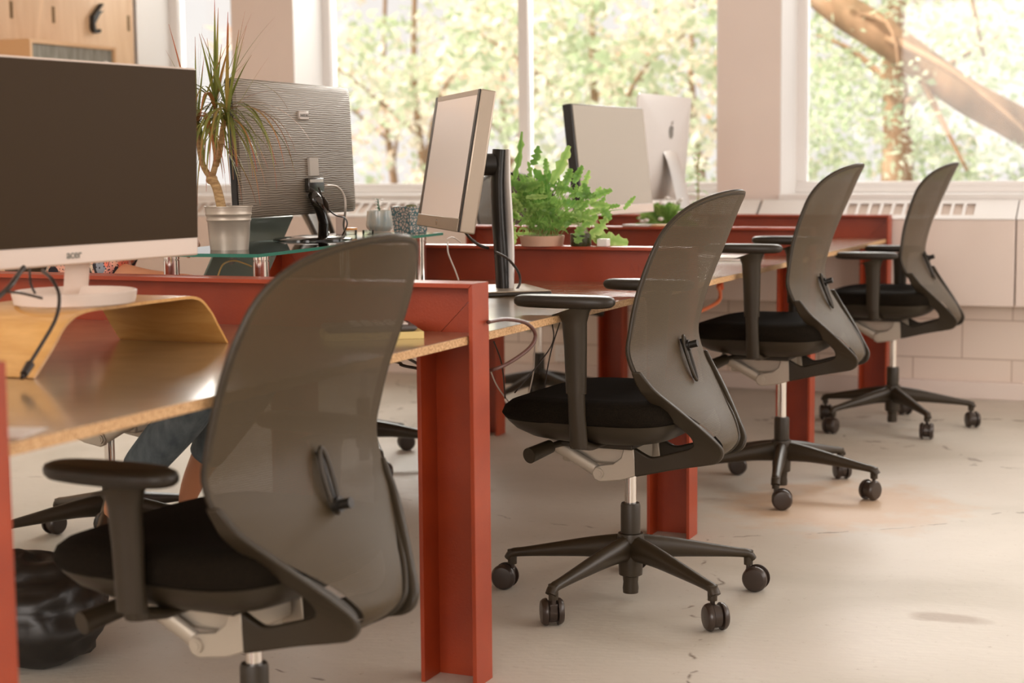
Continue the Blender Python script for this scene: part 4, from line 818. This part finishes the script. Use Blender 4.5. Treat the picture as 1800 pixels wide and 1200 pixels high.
# black shiny bag on the floor by the nearest chair
o = MB().ball((0, 0, 0), .215, .15, .125, 48, 32).build('bin_bag', mat('shiny_black_foil', (.012, .010, .008), .42), None, smooth=180, loc=(-2.40, 2.86, .118))
for v_ in o.data.vertices:
    c = v_.co; n1_ = noise.noise(c*7)+.5*noise.noise(c*17+Vector((3, 1, 0))); rdg = abs(noise.noise(Vector((c.x*9, c.y*9, c.z*22))))
    v_.co = c*(1+.16*n1_-.18*rdg); v_.co.z = max(v_.co.z, -.117)
tag(o, 'crumpled shiny black bag on the floor left of the closest chair', 'bag')
# ------------------------------------------------------------------ the seated person on the far side
def skin_mesh(name, verts, edges, m, parent, sub=2, root=0, smooth=True):
    me = bpy.data.meshes.new(name); bm = bmesh.new(); lay = bm.verts.layers.skin.verify(); vv = []
    for i, (p, r) in enumerate(verts):
        v = bm.verts.new(p); v[lay].radius = (r, r) if not isinstance(r, tuple) else r; v[lay].use_root = i == root; vv.append(v)
    for a, b in edges: bm.edges.new((vv[a], vv[b]))
    bm.to_mesh(me); bm.free(); o = bpy.data.objects.new(name, me); COL.objects.link(o); me.materials.append(m)
    k = o.modifiers.new('skin', 'SKIN'); k.use_smooth_shade = True; u = o.modifiers.new('sub', 'SUBSURF'); u.levels = sub; u.render_levels = sub
    dg = bpy.context.evaluated_depsgraph_get(); me2 = bpy.data.meshes.new_from_object(o.evaluated_get(dg)); bpy.data.objects.remove(o)
    o = bpy.data.objects.new(name, me2); COL.objects.link(o)
    for p in me2.polygons: p.use_smooth = True
    if not me2.materials: me2.materials.append(m)
    if parent: o.parent = parent
    return o
PX, PY = -2.875, 3.80
o = empty('person', (PX, PY, 0), 0, 'person in floral shirt and rolled blue jeans sitting behind the dark screen, hands at laptop', 'person')
V_, E_ = [], []
def chain(pts, start=None):
    prev = start; ids = []
    for p, r in pts:
        V_.append((Vector(p), r)); i = len(V_)-1
        if prev is not None: E_.append((prev, i))
        prev = i; ids.append(i)
    return ids
torso = chain([((-.09, 0, .625), .115), ((-.07, 0, .74), .105), ((-.02, 0, .88), .115), ((.06, 0, 1.00), .110), ((.11, 0, 1.065), .060), ((.150, 0, 1.115), .047), ((.185, 0, 1.16), .066), ((.20, 0, 1.225), .080), ((.195, 0, 1.285), .058)])
def hand(wr, d, n, curl, side, idx):
    """palm and five fingers from wrist wr; d forward, n palm-down normal"""
    d, n = Vector(d).normalized(), Vector(n).normalized(); s = d.cross(n).normalized(); wr = Vector(wr)
    palm = chain([(wr+d*.035, (.024, .013)), (wr+d*.065, (.026, .012))], idx)
    for k, (off, L) in enumerate(((-.024, .058), (-.008, .068), (.008, .074), (.024, .068))):
        b = wr+d*.075+s*off*side; dd = d.copy(); pts = []
        for j, f in enumerate((.42, .32, .26)):
            dd = (dd + n*curl*(j+.6)*.45).normalized(); b2 = b+dd*L*f; pts.append((b2, .0085-.0010*j)); b = b2
        chain([(wr+d*.078+s*off*side, .0092)] + pts, palm[1])
    t0 = wr+d*.03-s*.028*side
    chain([(t0, .011), (t0+d*.028-s*.018*side+n*.01, .0095), (t0+d*.052-s*.022*side+n*.018, .008)], palm[0])
sh = chain([((.06, -.165, 1.02), .046), ((.12, -.215, .92), .040), ((.20, -.235, .805), .036), ((.30, -.225, .785), .032), ((.385, -.195, .782), .023)], torso[3])
hand((.395, -.190, .782), (.95, .25, -.05), (0, 0, -1), .5, 1, sh[-1])
sh2 = chain([((.06, .165, 1.02), .046), ((.08, .21, .92), .040), ((.10, .19, .845), .036), ((.175, .08, .885), .030), ((.245, -.015, .935), .023)], torso[3])
hand((.250, -.02, .936), (.70, -.30, -.50), (-.3, -.2, -1), .9, -1, sh2[-1])
l1 = chain([((-.04, -.10, .60), .086), ((.25, -.115, .575), .080), ((.43, -.12, .545), .062), ((.34, -.12, .42), .056), ((.22, -.12, .30), .050), ((.115, -.12, .185), .034), ((.085, -.12, .135), .030), ((.16, -.12, .10), .028), ((.235, -.12, .085), .020)], torso[0])
l2 = chain([((-.04, .10, .60), .086), ((.28, .125, .575), .080), ((.44, .15, .53), .062), ((.33, .15, .40), .056), ((.23, .15, .275), .048), ((.165, .15, .165), .034), ((.145, .15, .105), .030), ((.22, .15, .07), .028), ((.30, .15, .055), .020)], torso[0])
body = skin_mesh('body', V_, E_, M['skin'], o, 2)
# face on the front of the head (looks at +x)
fm = MB(); fm.tube([(.272, 0, 1.250), (.290, 0, 1.227), (.276, 0, 1.215)], [.006, .011, .009], 10); fm.build('nose', M['skin'], body, smooth=180)
for sy in (-1, 1):
    e_ = MB(); e_.ball((.266, sy*.030, 1.250), .010, .013, .009).build('eye', M['white'], body, smooth=180); MB().ball((.274, sy*.030, 1.250), .004, .005, .005).build('iris', M['dark'], body, smooth=180)
    MB().ball((.195, sy*.078, 1.233), .014, .007, .022).build('ear', M['skin'], body, smooth=180)
MB().ball((.262, 0, 1.192), .008, .022, .006).build('mouth', mat('lips', (.55, .16, .12), .45), body, smooth=180)
hm = MB(); hm.ball((.175, 0, 1.262), .090, .086, .078, 24, 16).ball((.120, 0, 1.21), .06, .075, .10, 20, 12).ball((.085, 0, 1.29), .04, .04, .035, 16, 10); hm.build('hair', M['hair'], o, smooth=180)
m = M['floral'] = mat('floral_shirt', (.5, .3, .25), .8); v = coord(m); vo = N(m, 'ShaderNodeTexVoronoi'); vo.inputs['Scale'].default_value = 24; vo.inputs['Randomness'].default_value = 1
nz = N(m, 'ShaderNodeTexNoise'); nz.inputs['Scale'].default_value = 9; LK(m, v, nz.inputs['Vector']); ad = N(m, 'ShaderNodeMix', data_type='RGBA', blend_type='LINEAR_LIGHT'); ad.inputs[0].default_value = .12; LK(m, v, ad.inputs[6]); LK(m, nz.outputs['Color'], ad.inputs[7]); LK(m, ad.outputs[2], vo.inputs['Vector'])
sp2 = N(m, 'ShaderNodeSeparateColor'); LK(m, vo.outputs['Color'], sp2.inputs[0])
rc_ = ramp(m, sp2.outputs[0], [(0, (.85, .20, .12)), (.3, (.90, .45, .32)), (.5, (.28, .30, .34)), (.68, (.75, .30, .24)), (.85, (.80, .62, .45))]); rc_.color_ramp.interpolation = 'CONSTANT'
lt = N(m, 'ShaderNodeMath', operation='LESS_THAN'); LK(m, vo.outputs['Distance'], lt.inputs[0]); lt.inputs[1].default_value = .52
v2 = N(m, 'ShaderNodeTexVoronoi'); v2.inputs['Scale'].default_value = 150; LK(m, v, v2.inputs['Vector']); l2_ = N(m, 'ShaderNodeMath', operation='GREATER_THAN'); LK(m, v2.outputs['Distance'], l2_.inputs[0]); l2_.inputs[1].default_value = .30
mm = N(m, 'ShaderNodeMath', operation='MULTIPLY'); LK(m, lt.outputs[0], mm.inputs[0]); LK(m, l2_.outputs[0], mm.inputs[1])
q = N(m, 'ShaderNodeMix', data_type='RGBA'); LK(m, mm.outputs[0], q.inputs[0]); q.inputs[6].default_value = (.030, .024, .030, 1); LK(m, rc_.outputs[0], q.inputs[7]); LK(m, q.outputs[2], m.node_tree.nodes['Principled BSDF'].inputs['Base Color'])
V_, E_ = [], []
t = chain([((-.085, 0, .61), .130), ((-.07, 0, .74), .122), ((-.02, 0, .88), .130), ((.06, 0, .99), .122), ((.105, 0, 1.05), .070)])
chain([((.06, -.165, 1.02), .060), ((.12, -.218, .92), .060), ((.205, -.236, .815), .058), ((.235, -.234, .80), .056)], t[3]); chain([((.06, .165, 1.02), .058), ((.08, .21, .92), .054), ((.098, .195, .86), .050)], t[3])
skin_mesh('shirt', V_, E_, M['floral'], o, 2)
m = M['denim'] = noise_col(mat('blue_denim', (.1, .13, .16), .8), [(.3, (.085, .115, .135)), (.7, (.17, .21, .23))], 40, 5, sc=(1, 1, .4), bump=.4, bscale=400)
V_, E_ = [], []
t = chain([((-.09, 0, .61), .128), ((-.08, 0, .66), .118)])
chain([((-.03, -.10, .595), .098), ((.25, -.115, .575), .092), ((.43, -.12, .545), .076), ((.34, -.12, .42), .068), ((.22, -.12, .30), .060), ((.155, -.12, .232), .052)], t[0])
chain([((-.03, .10, .595), .098), ((.28, .125, .575), .092), ((.44, .15, .53), .076), ((.33, .15, .40), .068), ((.23, .15, .275), .058), ((.208, .15, .245), .056)], t[0])
skin_mesh('jeans', V_, E_, M['denim'], o, 2)
for ax_, sy in ((.085, -.12), (.145, .15)):
    b = MB(); zz = .105 if sy < 0 else .062; b.tube(smooth_path([(ax_-.035, sy, zz+.005), (ax_+.02, sy, zz), (ax_+.10, sy, zz-.01), (ax_+.175, sy, zz-.020)], 3), [.030, .036, .038, .038, .040, .042, .042, .038, .034, .020], 14, flat=[.026, .034, .034, .032, .030, .028, .026, .022, .020, .012], side=(0, 0, 1))
    b.build('shoe', M['dark'], o, smooth=180)
# ------------------------------------------------------------------ trees outside the windows
def tree(label, trunk, branches, blobs, nleaf, size, tones, parent_seed, group='leafy trees outside the windows'):
    random.seed(parent_seed); base = Vector(trunk[0][:3]); o = empty('tree', base, 0, label, 'tree', group)
    tr = MB(); tp = smooth_path(trunk, 4); tr.tube([Vector(p[:3])-base for p in tp], [p[3] for p in tp], 14)
    tr.build('trunk', M['bark'], o, smooth=180)
    for b_ in branches:
        bp_ = smooth_path(b_, 4); MB().tube([Vector(p[:3])-base for p in bp_], [p[3] for p in bp_], 9).build('branch', M['bark'], o, smooth=180)
    vs, fs, tn = [], [], []
    for c, r in blobs:
        c = Vector(c)-base; n = int(nleaf*r[3]) if len(r) > 3 else nleaf
        tw = [(Vector((random.gauss(0, .45)*r[0], random.gauss(0, .45)*r[1], random.gauss(0, .45)*r[2])), random.random()) for _ in range(max(8, n//22))]
        for k in range(n):
            q, tt = random.choice(tw); p = c+q+Vector((random.gauss(0, .13), random.gauss(0, .13), random.gauss(0, .10)))
            d = Vector((random.gauss(0, 1), random.gauss(0, 1), random.gauss(-.3, .7))).normalized(); s_ = d.cross(Vector((random.gauss(0, 1), random.gauss(0, 1), random.gauss(0, 1)))).normalized(); L = size*random.uniform(.6, 1.3)
            k0 = len(vs); vs += [p, p+d*L*.35+s_*L*.28, p+d*L, p+d*L*.35-s_*L*.28]; fs.append((k0, k0+1, k0+2, k0+3))
            t_ = min(1, max(0, tones[0]+(tt-.5)*tones[1]+random.uniform(-.12, .12))); tn += [t_]*4
    me = bpy.data.meshes.new('foliage'); me.from_pydata([tuple(v) for v in vs], [], fs); a = me.attributes.new('tone', 'FLOAT', 'POINT'); a.data.foreach_set('value', tn)
    me.materials.append(M['tree_leaf']); ob = bpy.data.objects.new('foliage', me); COL.objects.link(ob); ob.parent = o; ob['kind'] = 'stuff'
    return o
GZ0 = -2.6
def tp_(u, v, Y, r): q = at(u, v, Y=Y); return (q.x, q.y, q.z, r)
def bl(u, v, Y, *r): q = at(u, v, Y=Y); return ((q.x, q.y, q.z), r)
c = at(1578, 250, Y=14.5)
tree('tree with upright orange-brown trunk seen through the right-hand window', [(c.x+.1, 14.5, GZ0, .22), (c.x, 14.5, 0, .16), (c.x, 14.5, 1.3, .125), (c.x-.05, 14.5, 2.2, .09), (c.x+.1, 14.6, 3.4, .05)], [[tp_(1580, 200, 14.5, .05), tp_(1660, 120, 14.3, .03), tp_(1760, 60, 14.2, .015)], [tp_(1576, 160, 14.5, .04), tp_(1500, 90, 14.6, .025), tp_(1430, 60, 14.7, .012)]],
     [bl(1450, 60, 15, 1.0, .8, .7), bl(1700, 80, 15, 1.2, .8, .9), bl(1450, 260, 15.5, .9, .7, .7), bl(1720, 260, 15.2, 1.1, .8, .6), bl(1590, -150, 15, 1.6, 1, .8)], 1100, .085, (.28, .7), 3)
tree('leaning tree whose thick limb slants across the right-hand window', [tp_(2150, 560, 12.6, .17), tp_(1960, 330, 12.4, .15), tp_(1800, 225, 12.2, .125), tp_(1700, 170, 12, .12), tp_(1610, 105, 12, .12), tp_(1540, 55, 12, .125), tp_(1450, -5, 12.1, .12), tp_(1330, -120, 12.2, .08)],
     [[tp_(1610, 105, 12, .05), tp_(1640, 180, 11.9, .022), tp_(1700, 300, 11.8, .010)], [tp_(1540, 60, 12, .045), tp_(1590, 80, 11.8, .03), tp_(1680, 130, 11.7, .026), tp_(1790, 220, 11.7, .02), tp_(1900, 330, 11.7, .014)], [tp_(1480, 20, 12, .03), tp_(1560, 40, 11.8, .014), tp_(1580, 120, 11.7, .006)], [tp_(1700, -40, 12.4, .012), tp_(1715, 30, 12.4, .016), tp_(1730, 100, 12.5, .010)]],
     [bl(1470, 130, 12.3, .35, .3, .35, .4), bl(1600, 180, 11.9, .4, .3, .35, .5), bl(1750, 90, 12.3, .6, .4, .5, .6), bl(1400, 240, 12.5, .35, .3, .35, .35), bl(1780, 300, 12.2, .5, .3, .2, .4), bl(1560, -60, 12, .9, .5, .4, .8)], 700, .075, (.12, .35), 4)
for (u, Y, lab, sd, tn_) in ((700, 15.5, 'tall leafy tree filling the left pane of the middle window', 11, (.42, .9)), (1020, 14.5, 'leafy green tree right of the mullion in the middle window', 12, (.30, .8)), (1200, 16.5, 'orange-tinted tree beside the beige pillar in the middle window', 13, (.45, .9)), (860, 17.5, 'pale background tree behind the window mullion', 14, (.4, .9)), (650, 18, 'sparse tree at the left edge of the middle window', 15, (.5, .9))):
    c = at(u, 300, Y=Y); n_ = {11: 560, 12: 800, 13: 700, 14: 420, 15: 160}[sd]
    tree(lab, [(c.x, Y+.6, GZ0, .13), (c.x+.1, Y+.6, 0, .07), (c.x-.1, Y+.6, 2, .035), (c.x, Y+.6, 4, .02)], [[(c.x+.05, Y+.5, 1.0, .025), (c.x+.6, Y-.2, 1.8, .02), (c.x+1.1, Y-.3, 2.2, .010)], [(c.x, Y+.5, 1.4, .025), (c.x-.5, Y-.1, 2.0, .018), (c.x-1.0, Y, 2.3, .008)]],
         [((c.x, Y, 1.6), (1.05, .8, .8)), ((c.x-.7, Y, 2.3), (1.0, .8, .7)), ((c.x+.7, Y, 2.2), (1.0, .8, .7)), ((c.x+.3, Y, .8), (1.1, .8, .5, .7)), ((c.x, Y, 3.3), (1.4, 1, .7, .7))], n_, .125, tn_, sd)
